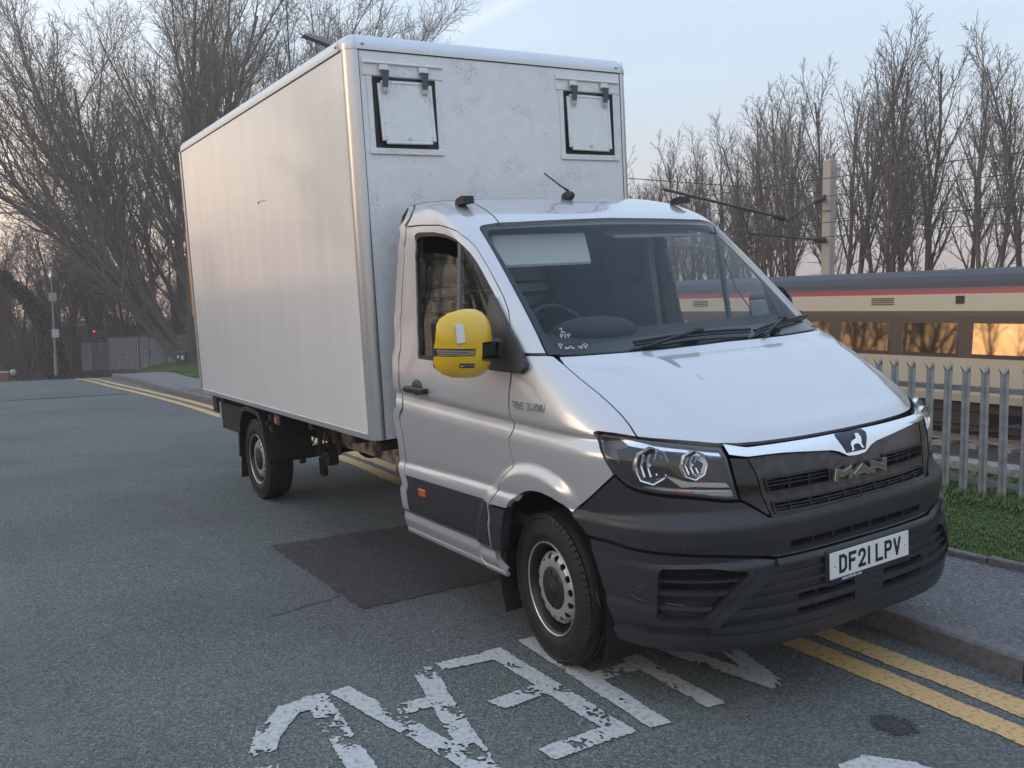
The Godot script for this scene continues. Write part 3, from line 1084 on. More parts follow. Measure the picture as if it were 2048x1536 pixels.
			bulb.ball(Vector3(0, -b[3] * .5, 0), Vector3(b[2] * .15, b[3] * .3, b[2] * .15), 12)
			put("bulb_cap", mx.call(bulb), M.chrome, lamp)
	# gloss trim beside the grille
	var trim := uv_list([.962,1.029,1.032,1.019,1.053,.957,1.06,.879,1.071,.831,1.076,.786,1.062,.79,1.026,.82,.985,.851,.971,.859,.963,.944])
	for s in 2:
		put("grille_cheek", panel(trim if s == 0 else flip(trim), -.004, .02, [], CELL), M.gloss, t)
	# grille
	var gp := both(uv_list([PI / 2,.789,1.267,.785,1.081,.781,1.073,.831,1.062,.879,1.055,.957,1.034,1.018,1.103,1.02,1.18,1.018,1.256,1.012,1.338,1.004,1.427,.995,1.467,.985,1.515,.96,PI / 2,.957]))
	var uo := uv_list([1.085,.928,1.392,.930,1.390,.878,1.092,.878])
	var lo := both(uv_list([PI / 2,.832,1.1,.832,1.098,.797,PI / 2,.797]))
	var gr := put("grille", panel(gp, -.006, .03, [uo, flip(uo), lo], FINE, .001), M.dusty_gloss, t)
	for hole in [uo, flip(uo), lo]:
		var rimp := grown(hole, .006)
		put("vent_rim", panel(rimp, .003, .02, [grown(hole, -.001)], CELL, 0.0), M.black_plastic, gr)
	for s in 2:
		for yy in [.898, .912]:
			var q := uv_list([1.085,yy,1.392,yy,1.392,yy + .005,1.085,yy + .005])
			put("slat", panel(q if s == 0 else flip(q), -.012 if yy > .9 else -.006, .02, [], CELL, 0.0), M.black_plastic, gr)
		for u in [1.19, 1.29]:
			var q := uv_list([u - .003,.879,u + .003,.879,u + .003,.929,u - .003,.929])
			put("bar", panel(q if s == 0 else flip(q), -.008, .02, [], CELL, 0.0), M.black_plastic, gr)
	for yy in [.805, .816]:
		put("slat", panel(uv_list([1.1,yy,PI - 1.1,yy,PI - 1.1,yy + .0045,1.1,yy + .0045]), -.006 if yy > .81 else -.014, .02, [], CELL, 0.0), M.black_plastic, gr)
	for k in 9:
		var u := lerpf(1.175, PI - 1.175, k / 8.0)
		put("bar", panel(uv_list([u - .003,.797,u + .003,.797,u + .003,.832,u - .003,.832]), -.008, .02, [], CELL, 0.0), M.black_plastic, gr)
	# bright strip with the shield that holds the lion
	var ch := both(uv_list([PI / 2,1.047,1.497,1.048,1.374,1.048,1.187,1.049,1.047,1.049,.965,1.066,.962,1.034,1.031,1.022,1.103,1.022,1.18,1.02,1.256,1.014,1.338,1.006,1.427,.997,1.467,.986,1.517,.961,PI / 2,.957]))
	put("chrome_strip", panel(ch, .010, .03, [], Vector2(.03, .008), 0.0), M.chrome, t)
	var em := uv_list([1.486,1.046,1.655,1.046,1.664,1.034,1.628,.972,1.513,.972,1.478,1.034])
	em.reverse()
	var shield := put("emblem_shield", panel(em, .013, .006, [], CELL, 0.0), M.blue_strip, t)
	var lion := MB.new()
	var fl := frame_at(1.571, 1.009, .0135)
	lion.xf = fl
	lion.prism(PackedVector2Array([Vector2(-.040,-.034),Vector2(-.030,-.034),Vector2(-.018,-.028),Vector2(-.022,-.022),Vector2(-.020,-.014),Vector2(-.010,-.008),Vector2(.012,-.008),Vector2(.022,-.014),Vector2(.030,-.030),Vector2(.044,-.030),Vector2(.042,-.025),Vector2(.036,-.022),Vector2(.036,-.004),Vector2(.042,.004),Vector2(.040,.012),Vector2(.044,.016),Vector2(.036,.022),Vector2(.034,.032),Vector2(.022,.036),Vector2(.010,.036),Vector2(.008,.026),Vector2(.010,.016),Vector2(-.002,.012),Vector2(-.020,.008),Vector2(-.032,-.002),Vector2(-.034,-.014),Vector2(-.030,-.022)]), .004, false)
	put("lion", lion, M.bright, shield)
	# maker's letters
	var gx := -.172
	for chh in ["M", "A", "N"]:
		var w := .118 if chh == "M" else .105
		var gm := MB.new()
		var fr := frame_at(PI / 2 + gx + w / 2 + .002, .8985, .006)
		gm.xf = Transform3D(Basis(), Vector3(gx, .873, fr.origin.z - .002))
		glyph(gm, chh, w, .053, .026, .013)
		var letter := put("letter", gm, M.lamp_mirror, gr)
		var gf := MB.new()
		gf.xf = Transform3D(Basis(), Vector3(gx + .004, .877, fr.origin.z + .011))
		glyph(gf, chh, w - .008, .045, .018, .0018)
		put("letter_face", gf, M.bronze, letter)
		gx += w + .008
	# number plate on its holder
	var hold := MB.new()
	hold.box(Vector3(0, .528, .973), Vector3(.56, .150, .024), .004)
	var np := put("number_plate", hold, M.black_plastic, t)
	var face := MB.new()
	face.box(Vector3(0, .5385, .9875), Vector3(.52, .111, .005), .001)
	put("plate_face", face, M.plate, np)
	var px := -.205
	for chh in "DF21 LPV":
		if chh == " ":
			px += .022
			continue
		var w := .02 if chh == "1" else .05
		var gm := MB.new()
		gm.xf = Transform3D(Basis(), Vector3(px, .499, .99))
		glyph(gm, chh, w, .079, .0145, .0008)
		put("character", gm, M.ink, np)
		px += w + .011
	for s in [-1.0, 1.0]:
		var sc := MB.new()
		sc.ball(Vector3(s * .232, .535, .990), Vector3(.006, .006, .003), 10)
		put("screw", sc, M.chrome, np)
	var bs := MB.new()
	bs.box(Vector3(0, .472, .9855), Vector3(.52, .02, .002))
	put("dealer_strip", bs, M.blue_strip, np)
	var tx := put_mesh("dealer_name", text("ASDLATRUCKS.COM", .0135, .0006), M.chalk, np)
	tx.position = Vector3(-.12, .472, .987)

func build_mirrors(t: Node3D) -> void:
	var base := side_list([-.428,1.70,-.415,1.70,-.283,1.567,-.134,1.433,-.092,1.392,-.081,1.368,-.109,1.345,-.355,1.351,-.385,1.45])
	var dome := func(p: Vector2) -> Vector3:
		var a := (p.x + 1.188) / .166
		var b := (p.y - 1.492) / .170
		var r := pow(pow(absf(a), 3.0) + pow(absf(b), 3.0), 1.0 / 3.0)
		return Vector3(p.x, p.y, -.345 + .115 * pow(maxf(1.0 - pow(minf(r, 1.0), 2.6), 0.0), .5))
	var shell := uv_list([-1.342,1.499,-1.336,1.55,-1.327,1.592,-1.309,1.618,-1.268,1.640,-1.205,1.651,-1.165,1.654,-1.117,1.651,-1.076,1.634,-1.050,1.609,-1.038,1.575,-1.033,1.526,-1.034,1.497,-1.126,1.497,-1.132,1.407,-1.040,1.398,-1.066,1.355,-1.092,1.340,-1.139,1.334,-1.20,1.336,-1.265,1.346,-1.309,1.364,-1.336,1.39,-1.345,1.424,-1.345,1.448,-1.20,1.440,-1.168,1.436,-1.166,1.472,-1.20,1.474,-1.344,1.486])
	for s in 2:
		var fold := Transform3D(Basis(Vector3.UP, deg_to_rad(-78)), Vector3.ZERO)
		var mx := func(m: MB) -> MB:
			if s == 0:
				return m
			# the passenger's mirror is folded back against its window
			for i in m.v.size():
				m.v[i] = fold * (m.v[i] - Vector3(-1.03, 0, -.32)) + Vector3(-1.03, 0, -.32)
				m.n[i] = fold.basis * m.n[i]
			return m.mirrored()
		var bm := panel(base, .03, .05, [], Vector2(.04, .02), 0.0)
		var mount := put("mirror", bm if s == 0 else bm.mirrored(), M.plastic, t)
		var arm := MB.new()
		arm.box(Vector3(-1.06, 1.455, -.325), Vector3(.16, .082, .07), .014)
		arm.box(Vector3(-.995, 1.43, -.30), Vector3(.05, .15, .10), .014)
		arm.box(Vector3(-1.20, 1.455, -.36), Vector3(.22, .10, .05), .01)
		put("mirror_arm", mx.call(arm), M.black_plastic, mount)
		var sh := MB.new()
		patch(sh, shell, dome, Vector2(.012, .012), 0.0, .09, Vector3(-1.19, 1.49, -.6))
		put("mirror_shell", mx.call(sh), M.yellow if s == 0 else M.plastic, mount)
		var back := MB.new()
		back.box(Vector3(-1.19, 1.493, -.40), Vector3(.22, .24, .04), .02)
		put("mirror_back", mx.call(back), M.black_plastic, mount)
		var ind := MB.new()
		patch(ind, uv_list([-1.338,1.480,-1.335,1.453,-1.176,1.443,-1.174,1.466]), dome, Vector2(.012, .008), -.005, .03, Vector3(-1.19, 1.49, -.6))
		put("mirror_indicator", mx.call(ind), M.rim_silver, mount)
		for k in 3:
			var rb := MB.new()
			var yy := 1.475 - k * .0075
			patch(rb, uv_list([-1.335,yy,-1.335,yy - .0022,-1.182,yy - .0102,-1.182,yy - .008]), dome, Vector2(.012, .008), -.002, .004, Vector3(-1.19, 1.49, -.6))
			put("indicator_rib", mx.call(rb), M.gloss, mount)
		if s == 0:
			var pl := MB.new()
			pl.box(Vector3(-1.240, 1.544, -.2365), Vector3(.043, .086, .012), .002, Basis(Vector3(1, 0, 0), -.10) * Basis(Vector3(0, 1, 0), -.12))
			put("mirror_plate", pl, M.alloy, mount)
			var st := MB.new()
			st.box(Vector3(-1.209, 1.3975, -.2435), Vector3(.079, .021, .004), .001, Basis(Vector3(1, 0, 0), .35) * Basis(Vector3(0, 0, 1), -.1))
			put("sticker", st, M.ink, mount)
			var st2 := put_mesh("sticker_print", text("Mirror Shield", .0105, .0005), M.pale_trim, mount)
			st2.position = Vector3(-1.201, 1.3975, -.2410)
			st2.rotation = Vector3(.35, 0, -.1)
			var dot := MB.new()
			dot.ball(Vector3(-1.240, 1.401, -.241), Vector3(.007, .007, .0015), 12)
			put("sticker_logo", dot, M.yellow, mount)

func build_interior(t: Node3D) -> void:
	var fl := MB.new()
	fl.box(Vector3(0, .62, -.65), Vector3(1.86, .05, 1.6))
	put("cab_floor", fl, M.lining, t)
	# dashboard: a swept slab with a hood before the driver
	var dash := MB.new()
	var prof := PackedVector2Array([Vector2(.0, 1.38), Vector2(-.06, 1.465), Vector2(-.28, 1.50), Vector2(-.42, 1.47), Vector2(-.47, 1.38), Vector2(-.42, 1.1), Vector2(-.40, .75), Vector2(.0, .75)])
	dash.xf = Transform3D(Basis(Vector3(0, 0, -1), Vector3(0, 1, 0), Vector3(1, 0, 0)), Vector3(-.84, 0, 0))
	var pr := PackedVector2Array()
	for p in prof:
		pr.append(Vector2(-p.x, p.y))
	dash.prism(pr, 1.68)
	put("dashboard", dash, M.lining, t)
	var hood := MB.new()
	hood.ball(Vector3(-.46, 1.50, -.26), Vector3(.24, .075, .17), 20)
	put("instrument_hood", hood, M.lining, t)
	var sw := MB.new()
	sw.xf = Transform3D(Basis(Vector3(1, 0, 0), deg_to_rad(62)), Vector3(-.46, 1.45, -.56))
	var ring := []
	for i in 33:
		ring.append(Vector3(.20 * cos(TAU * i / 32), 0, .20 * sin(TAU * i / 32)))
	sw.tube(ring, .016, 8, false)
	sw.box(Vector3(0, -.015, 0), Vector3(.15, .05, .12), .02)
	sw.box(Vector3(-.13, -.01, 0), Vector3(.14, .02, .035), .008)
	sw.box(Vector3(.13, -.01, 0), Vector3(.14, .02, .035), .008)
	put("steering_wheel", sw, M.black_plastic, t)
	for x in [-.46, .18, .60]:
		var se := MB.new()
		se.box(Vector3(x, 1.02, -.98), Vector3(.46, .16, .5), .05)
		se.box(Vector3(x, 1.38, -1.26), Vector3(.46, .68, .15), .06, Basis(Vector3(1, 0, 0), -.16))
		se.box(Vector3(x, 1.83, -1.33), Vector3(.27, .20, .10), .04, Basis(Vector3(1, 0, 0), -.1))
		put("seat", se, M.fabric, t)
	# pale bulkhead with dark slots
	var bh := MB.new()
	bh.box(Vector3(-.40, 1.66, -1.455), Vector3(.98, .50, .02), .004)
	var wall := put("bulkhead_panel", bh, M.pale_trim, t)
	for y in [1.76, 1.685, 1.60, 1.50]:
		var sl := MB.new()
		sl.box(Vector3(-.40, y, -1.442), Vector3(.96, .026 if y < 1.7 else .020, .012), .003)
		put("slot", sl, M.void, wall)
	for s in [-1.0, 1.0]:
		var v := MB.new()
		v.box(Vector3(s * .42, 1.930 if s < 0 else 2.02, -.745 if s < 0 else -.86), Vector3(.62, .185, .022), .01, Basis(Vector3(1, 0, 0), -.30 if s < 0 else -1.2))
		put("sun_visor", v, M.visor, t)
		var post := MB.new()
		post.box(Vector3(s * .89, 1.72, -1.37), Vector3(.05, .9, .10), .02, Basis(Vector3(0, 0, 1), s * .11))
		put("inner_post", post, M.pale_trim, t)
		var strap := MB.new()
		strap.box(Vector3(s * .80, 1.60, -1.40), Vector3(.045, .62, .015), .003, Basis(Vector3(0, 0, 1), s * .11))
		put("seat_belt", strap, M.fabric, t)
	var head := MB.new()
	head.box(Vector3(.0, 2.075, -.90), Vector3(.46, .09, .30), .03)
	put("roof_console", head, M.lining, t)
	var nav := MB.new()
	nav.box(Vector3(.62, 1.545, -.17), Vector3(.13, .10, .03), .012, Basis(Vector3(1, 0, 0), -.3))
	nav.tube([Vector3(.62, 1.44, -.15), Vector3(.62, 1.52, -.17)], .012, 8)
	put("screen_holder", nav, M.trim_grey, t)
	var cab := MB.new()
	cab.tube([Vector3(.74, 2.03, -.62), Vector3(.74, 1.85, -.55), Vector3(.70, 1.66, -.42), Vector3(.62, 1.56, -.25), Vector3(.62, 1.53, -.19)], .004, 5)
	put("cable", cab, M.black_plastic, t)
	# wipers lie along the foot of the glass
	for w in [[1.06, 1.447, 1.78, 1.452, 1.44], [1.80, 1.444, 2.37, 1.484, 2.05]]:
		var wm := MB.new()
		var blade := []
		for i in 9:
			var f := i / 8.0
			blade.append(frame_at(lerpf(w[0], w[2], f), lerpf(w[1], w[3], f) + .012 * sin(PI * f), .016).origin)
		var wip := put("wiper", wm, M.black_plastic, t)
		wm.tube(blade, .0085, 6)
		var rub := []
		for i in 9:
			var f := i / 8.0
			rub.append(frame_at(lerpf(w[0], w[2], f), lerpf(w[1], w[3], f) + .012 * sin(PI * f) - .006, .005).origin)
		wm.tube(rub, .005, 5)
		var mid := frame_at(w[4], lerpf(w[1], w[3], .52) + .014, .03).origin
		wm.tube([mid, frame_at(lerpf(w[0], w[4], .55), lerpf(w[1], w[3], .2) - .006, .03).origin, frame_at(w[0] + .03, w[1] - .022, .012).origin], [.011, .009, .008], 6)
		wm.box(mid, Vector3(.05, .022, .03), .006)
		wip.mesh = wm.mesh()

func rounded_ring(hx: float, z0: float, z1: float, r: float, y: float, k := 6) -> PackedVector3Array:
	var o := PackedVector3Array()
	var cx := [hx - r, -hx + r, -hx + r, hx - r]
	var cz := [z1 - r, z1 - r, z0 + r, z0 + r]
	for q in 4:
		for i in k + 1:
			var a := PI / 2 * (q + float(i) / k)
			o.append(Vector3(cx[q] + r * cos(a), y, cz[q] + r * sin(a)))
	return o

func rivet(mb: MB, p: Vector3, nrm: Vector3, r := .006) -> void:
	mb.ball(p, Vector3(r, r, r) - nrm.abs() * (r * .5), 8)

const BX := 1.054
const BF := -1.731
const BR := -5.92
const BY := .845
const BT := 3.172

func build_box(t: Node3D) -> void:
	var cargo := MB.new()
	# inner carcass: floor, rear and far walls close the box
	cargo.box(Vector3(0, .87, (BF + BR) / 2), Vector3(2.06, .05, BF - BR - .06))
	cargo.box(Vector3(0, 2.0, BR + .03), Vector3(2.06, 2.3, .04))
	var box := put("cargo_box", cargo, M.galv_dark, t)
	for s in [-1.0, 1.0]:
		var p := MB.new()
		p.box(Vector3(s * (BX - .012), (BY + BT) / 2 + .02, (BR + BF) / 2 - .005), Vector3(.022, BT - BY - .04, BF - BR - .15), .002)
		put("side_panel", p, M.box_side, box)
		var bot := MB.new()
		bot.box(Vector3(s * (BX - .008), BY + .02, (BR + BF) / 2 - .005), Vector3(.030, .040, BF - BR - .145), .003)
		put("bottom_rail", bot, M.alloy, box)
		var re := MB.new()
		re.box(Vector3(s * (BX - .010), (BY + BT) / 2, BR + .022), Vector3(.034, BT - BY, .044), .003)
		for k in 14:
			rivet(re, Vector3(s * (BX + .008), lerpf(BY + .12, BT - .1, k / 13.0), BR + .03), Vector3(1, 0, 0), .009)
		put("rear_post", re, M.alloy, box)
		# rounded front corner post
		var cp := MB.new()
		var ring: Array = []
		for i in 9:
			var a := PI / 2 * i / 8
			ring.append(Vector2(s * (BX - .075 + .077 * cos(a)), BF - .075 + .077 * sin(a)))
		for i in 8:
			var a := Vector3(ring[i].x, BY, ring[i].y)
			var b := Vector3(ring[i + 1].x, BY, ring[i + 1].y)
			var na := Vector3(s * cos(PI / 2 * i / 8), 0, sin(PI / 2 * i / 8))
			var nb := Vector3(s * cos(PI / 2 * (i + 1) / 8), 0, sin(PI / 2 * (i + 1) / 8))
			var up := Vector3(0, BT - BY, 0)
			var q := [cp.vert(a, na), cp.vert(b, nb), cp.vert(b + up, nb), cp.vert(a + up, na)]
			cp.tri_i(q[0], q[1], q[2])
			cp.tri_i(q[0], q[2], q[3])
		cp.box(Vector3(s * (BX - .05), (BY + BT) / 2, BF - .08), Vector3(.05, BT - BY - .002, .05))
		put("corner_post", cp, M.alloy, box)
	var fp := MB.new()
	# the front wall round the two hatch openings
	var xs := [-.976, -.912, -.478, .478, .912, .976]
	var ys := [BY, 2.602, 3.018, BT - .004]
	for i in 5:
		for j in 3:
			if j == 1 and (i == 1 or i == 3):
				continue
			fp.box(Vector3((xs[i] + xs[i + 1]) / 2, (ys[j] + ys[j + 1]) / 2, BF - .012), Vector3(xs[i + 1] - xs[i], ys[j + 1] - ys[j], .022))
	put("front_panel", fp, M.box_front, box)
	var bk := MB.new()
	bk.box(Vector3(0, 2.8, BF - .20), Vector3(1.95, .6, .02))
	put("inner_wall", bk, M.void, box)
	# roof cap with a rolled edge
	var cap := MB.new()
	var rows: Array = []
	rows.append(rounded_ring(BX + .006, BR - .005, BF + .006, .08, BT - .004))
	rows.append(rounded_ring(BX + .006, BR - .005, BF + .006, .08, BT + .012))
	for i in 9:
		var a := PI / 2 * i / 8
		var ins := .082 * (1 - cos(a))
		rows.append(rounded_ring(BX + .006 - ins, BR - .005 + ins, BF + .006 - ins, maxf(.08 - ins * .6, .02), BT + .012 + .082 * sin(a)))
	var ids: Array = []
	for i in rows.size():
		var r: PackedVector3Array = rows[i]
		var id := PackedInt32Array()
		var el := 0.0 if i < 2 else PI / 2 * (i - 2) / 8
		for k in r.size():
			var q := k / 7
			var a := PI / 2 * (q + float(k % 7) / 6)
			id.append(cap.vert(r[k], Vector3(cos(a) * cos(el), sin(el), sin(a) * cos(el))))
		ids.append(id)
	for i in ids.size() - 1:
		var m: int = ids[i].size()
		for k in m:
			cap.tri_i(ids[i][k], ids[i][(k + 1) % m], ids[i + 1][(k + 1) % m])
			cap.tri_i(ids[i][k], ids[i + 1][(k + 1) % m], ids[i + 1][k])
	var topr: PackedVector3Array = rows[rows.size() - 1]
	var mid := cap.vert(Vector3(0, BT + .10, (BF + BR) / 2), Vector3.UP)
	for k in topr.size():
		cap.tri_i(mid, cap.vert(topr[k], Vector3.UP), cap.vert(topr[(k + 1) % topr.size()], Vector3.UP))
	put("roof_cap", cap, M.alloy, box)
	# corner castings stand a hair proud of the roof edge
	for s in [-1.0, 1.0]:
		var cc := MB.new()
		cc.box(Vector3(s * (BX - .055), BT + .035, BF + .0085), Vector3(.006, .075, .006), .001)
		cc.box(Vector3(s * (BX + .0085), BT + .035, BF - .10), Vector3(.006, .075, .006), .001)
		rivet(cc, Vector3(s * (BX - .105), BT + .03, BF + .009), Vector3(0, 0, 1), .012)
		rivet(cc, Vector3(s * (BX + .008), BT + .03, BF - .14), Vector3(1, 0, 0), .012)
		put("corner_joint", cc, M.alloy, box)
	var seam := MB.new()
	seam.box(Vector3(0, BT - .007, BF + .0015), Vector3(2 * BX - .14, .006, .004))
	for s in [-1.0, 1.0]:
		seam.box(Vector3(s * (BX + .0012), BT - .007, (BF + BR) / 2), Vector3(.004, .006, BF - BR - .16))
		seam.box(Vector3(s * .978, (BY + BT) / 2, BF + .0005), Vector3(.004, BT - BY - .01, .004))
	put("seal_line", seam, M.black_plastic, box)
	# front hatches
	for s in [-1.0, 1.0]:
		var hz := BF + .004
		var c: float = s * .695
		var h := MB.new()
		h.box(Vector3(c, 3.074, hz), Vector3(.535, .104, .006), .001)
		h.box(Vector3(c, 3.094, hz + .010), Vector3(.53, .012, .016), .004)
		var ht := put("hatch", h, M.alloy_dirty, box)
		var fm := MB.new()
		fm.box(Vector3(c - .227, 2.79, hz), Vector3(.032, .456, .008), .002)
		fm.box(Vector3(c + .227, 2.79, hz), Vector3(.032, .456, .008), .002)
		fm.box(Vector3(c, 2.583, hz + .003), Vector3(.50, .036, .012), .003)
		for k in 5:
			rivet(fm, Vector3(c - .227, 2.62 + .095 * k, hz + .005), Vector3(0, 0, 1), .005)
			rivet(fm, Vector3(c + .227, 2.62 + .095 * k, hz + .005), Vector3(0, 0, 1), .005)
			rivet(fm, Vector3(c - .2 + .1 * k, 2.584, hz + .010), Vector3(0, 0, 1), .006)
			rivet(fm, Vector3(c - .23 + .115 * k, 3.110, hz + .004), Vector3(0, 0, 1), .005)
		put("hatch_frame", fm, M.alloy_dirty, ht)
		var sl := MB.new()
		sl.box(Vector3(c, 2.81, hz - .012), Vector3(.436, .43, .012), .002)
		put("rubber_seal", sl, M.black_plastic, ht)
		var fx: float = c - .010 * s - (.005 if s < 0 else -.005)
		var fb := Basis(Vector3(0, 0, 1), .012 * -s) * Basis(Vector3(1, 0, 0), -.05)
		var fl := MB.new()
		fl.xf = Transform3D(fb, Vector3(fx, 2.812, hz + .008))
		fl.box(Vector3.ZERO, Vector3(.316, .332, .014), .003)
		fl.box(Vector3(0, -.177, .001), Vector3(.31, .022, .018), .004)
		fl.box(Vector3(-.169, 0, .001), Vector3(.022, .34, .018), .004)
		fl.box(Vector3(.169, 0, .001), Vector3(.022, .34, .018), .004)
		fl.box(Vector3(0, .176, .001), Vector3(.31, .020, .018), .004)
		for p in [Vector2(-.15, -.14), Vector2(-.15, -.06), Vector2(.15, -.14)]:
			rivet(fl, Vector3(p.x * -s, p.y, .008), Vector3(0, 0, 1), .008)
		put("flap", fl, M.box_front, ht)
		var lk := MB.new()
		lk.xf = Transform3D(fb, Vector3(fx, 2.812, hz + .008)) * Transform3D(Basis(Vector3(1, 0, 0), PI / 2), Vector3(.0, -.155, .008))
		lk.lathe([Vector2(.014, 0), Vector2(.014, .003), Vector2(.010, .004), Vector2(.009, .002), Vector2(.005, .002), Vector2(.004, .006), Vector2(.0005, .006)], 16)
		put("lock", lk, M.alloy, ht)
		for q in [-.135, .128]:
			var l := MB.new()
			var x: float = c + q
			l.box(Vector3(x, 3.064, hz + .016), Vector3(.062, .040, .024), .005)
			l.box(Vector3(x, 3.052, hz + .032), Vector3(.066, .008, .014), .003)
			var lt := put("latch", l, M.alloy, ht)
			var dr := MB.new()
			var pl := PackedVector2Array([Vector2(-.022, 0), Vector2(.022, 0), Vector2(.014, -.105), Vector2(-.016, -.105)])
			dr.xf = Transform3D(Basis(Vector3(1, 0, 0), .12), Vector3(x, 3.048, hz + .034))
			dr.prism(pl, .007)
			put("strap", dr, M.galv_dark, lt)
			var ft := MB.new()
			ft.box(Vector3(x - .002, 2.936, hz + .026), Vector3(.032, .034, .010), .003)
			rivet(ft, Vector3(x - .002, 2.934, hz + .032), Vector3(0, 0, 1), .007)
			put("foot", ft, M.rim_silver, lt)
	# scrape in the side panel
	var de := MB.new()
	de.box(Vector3(-BX - .0012, 2.463, -3.60), Vector3(.004, .018, .010), .001, Basis(Vector3(1, 0, 0), .3))
	put("dent", de, M.rust, box)
	var sc := MB.new()
	sc.box(Vector3(-BX - .0006, 2.468, -3.50), Vector3(.002, .0035, .15), .0005, Basis(Vector3(1, 0, 0), .05))
	put("scratch", sc, M.trim_grey, box)
	# orange straps of the tail lift, seen past the rear edge
	var ol := MB.new()
	ol.tube([Vector3(-.99, 2.50, -6.02), Vector3(-1.0, 2.45, -6.05), Vector3(-1.0, 1.50, -6.03)], .022, 8)
	ol.tube([Vector3(-1.04, 2.42, -5.985), Vector3(-1.04, 1.60, -5.985)], .016, 8)
	ol.box(Vector3(0, 1.5, -6.06), Vector3(1.96, 1.3, .05), .01)
	put("tail_lift", ol, M.orange, t)
	var under := MB.new()
	under.box(Vector3(-.90, .76, -5.90), Vector3(.08, .26, .16), .01)
	under.box(Vector3(.90, .76, -5.90), Vector3(.08, .26, .16), .01)
	under.box(Vector3(0, .80, -5.75), Vector3(1.9, .05, .2), .01)
	for z in [-5.4, -4.6, -3.8, -3.0, -2.2, -1.8]:
		under.box(Vector3(0, .80, z), Vector3(2.0, .06, .07), .005)
	put("underframe", under, M.grease, t)

func build_wheel(t: Node3D, at3: Vector3, steer: float, side: float) -> void:
	var w := Node3D.new()
	w.name = numbered("wheel", t)
	t.add_child(w, true)
	w.position = at3
	w.rotation = Vector3(0, steer, 0)
	# axle runs along local x; outer face towards side
	var turn := Transform3D(Basis(Vector3(0, 0, side), Vector3(side, 0, 0), Vector3(0, -1, 0) * -1.0), Vector3.ZERO)
	turn.basis = Basis(Vector3(0, 1, 0), Vector3(side, 0, 0), Vector3(0, 0, side))
	var ty := MB.new()
	ty.xf = turn
	var prof := [Vector2(.212, .080), Vector2(.2195, .098), Vector2(.236, .110), Vector2(.262, .117), Vector2(.268, .1155), Vector2(.30, .112), Vector2(.325, .104), Vector2(.338, .095), Vector2(.346, .083), Vector2(.350, .07)]
	for g in [.045, .015, -.015, -.045]:
		prof += [Vector2(.3535, g + .007), Vector2(.3535, g + .0045), Vector2(.345, g + .004), Vector2(.345, g - .004), Vector2(.3535, g - .0045)]
	prof += [Vector2(.350, -.07), Vector2(.340, -.092), Vector2(.30, -.112), Vector2(.23, -.112), Vector2(.205, -.09)]
	prof.reverse()
	ty.lathe(prof, 64)
	for k in 66:
		var a := TAU * k / 66
		ty.xf = turn * Transform3D(Basis(Vector3(0, 1, 0), a), Vector3.ZERO)
		ty.box(Vector3(.3325, .0945, 0), Vector3(.026, .030, .0295), .003, Basis(Vector3(0, 0, 1), -.62))
	put("tyre", ty, M.rubber, w)
	var rm := MB.new()
	rm.xf = turn
	rm.lathe([Vector2(.160, .02), Vector2(.184, .022), Vector2(.192, .055), Vector2(.199, .085), Vector2(.206, .100), Vector2(.2165, .104), Vector2(.2185, .096)], 48)
	rm.lathe([Vector2(.0005, .0), Vector2(.16, .0), Vector2(.18, -.08), Vector2(.2, -.09)], 40)
	put("rim", rm, M.rim_black, w)
	var edge := MB.new()
	edge.xf = turn
	edge.lathe([Vector2(.2115, .1035), Vector2(.2135, .1065), Vector2(.2175, .1075), Vector2(.2195, .105), Vector2(.2195, .098)], 48)
	put("rim_edge", edge, M.alloy, w)
	# pressed dish with a ring of oval holes
	var dish := func(p: Vector2) -> Vector3:
		var r := p.y
		var h := .090 - .35 * pow(maxf(absf(r - .119) - .010, 0.0), 1.15)
		if r > .150:
			h -= (r - .150) * .8
		var q := Vector3(r * cos(p.x), h, r * sin(p.x))
		return turn * q
	var holes: Array = []
	for k in 15:
		var c := Vector2(TAU * (k + .5) / 15, .1475)
		var o := PackedVector2Array()
		for i in 14:
			o.append(c + Vector2(cos(TAU * i / 14) * .112, sin(TAU * i / 14) * .0155))
		holes.append(o)
	var dm := MB.new()
	patch(dm, PackedVector2Array([Vector2(0, .096), Vector2(TAU, .096), Vector2(TAU, .168), Vector2(0, .168)]), dish, Vector2(.0698, .006), 0.0, .006, turn * Vector3(0, -1, 0), holes)
	put("wheel_dish", dm, M.rim_silver, w)
	var hc := MB.new()
	hc.xf = turn * Transform3D(Basis(), Vector3(0, .018, 0))
	hc.lathe([Vector2(.104, .05), Vector2(.1, .07), Vector2(.094, .076), Vector2(.052, .080), Vector2(.050, .086), Vector2(.046, .088), Vector2(.030, .088), Vector2(.026, .094), Vector2(.0005, .095)].map(func(p): return p), 40)
	for k in 10:
		hc.xf = turn * Transform3D(Basis(Vector3(0, 1, 0), TAU * k / 10), Vector3.ZERO)
		hc.box(Vector3(.073, .097, 0), Vector3(.034, .004, .004), .001)
	put("hub_cap", hc, M.black_plastic, w)

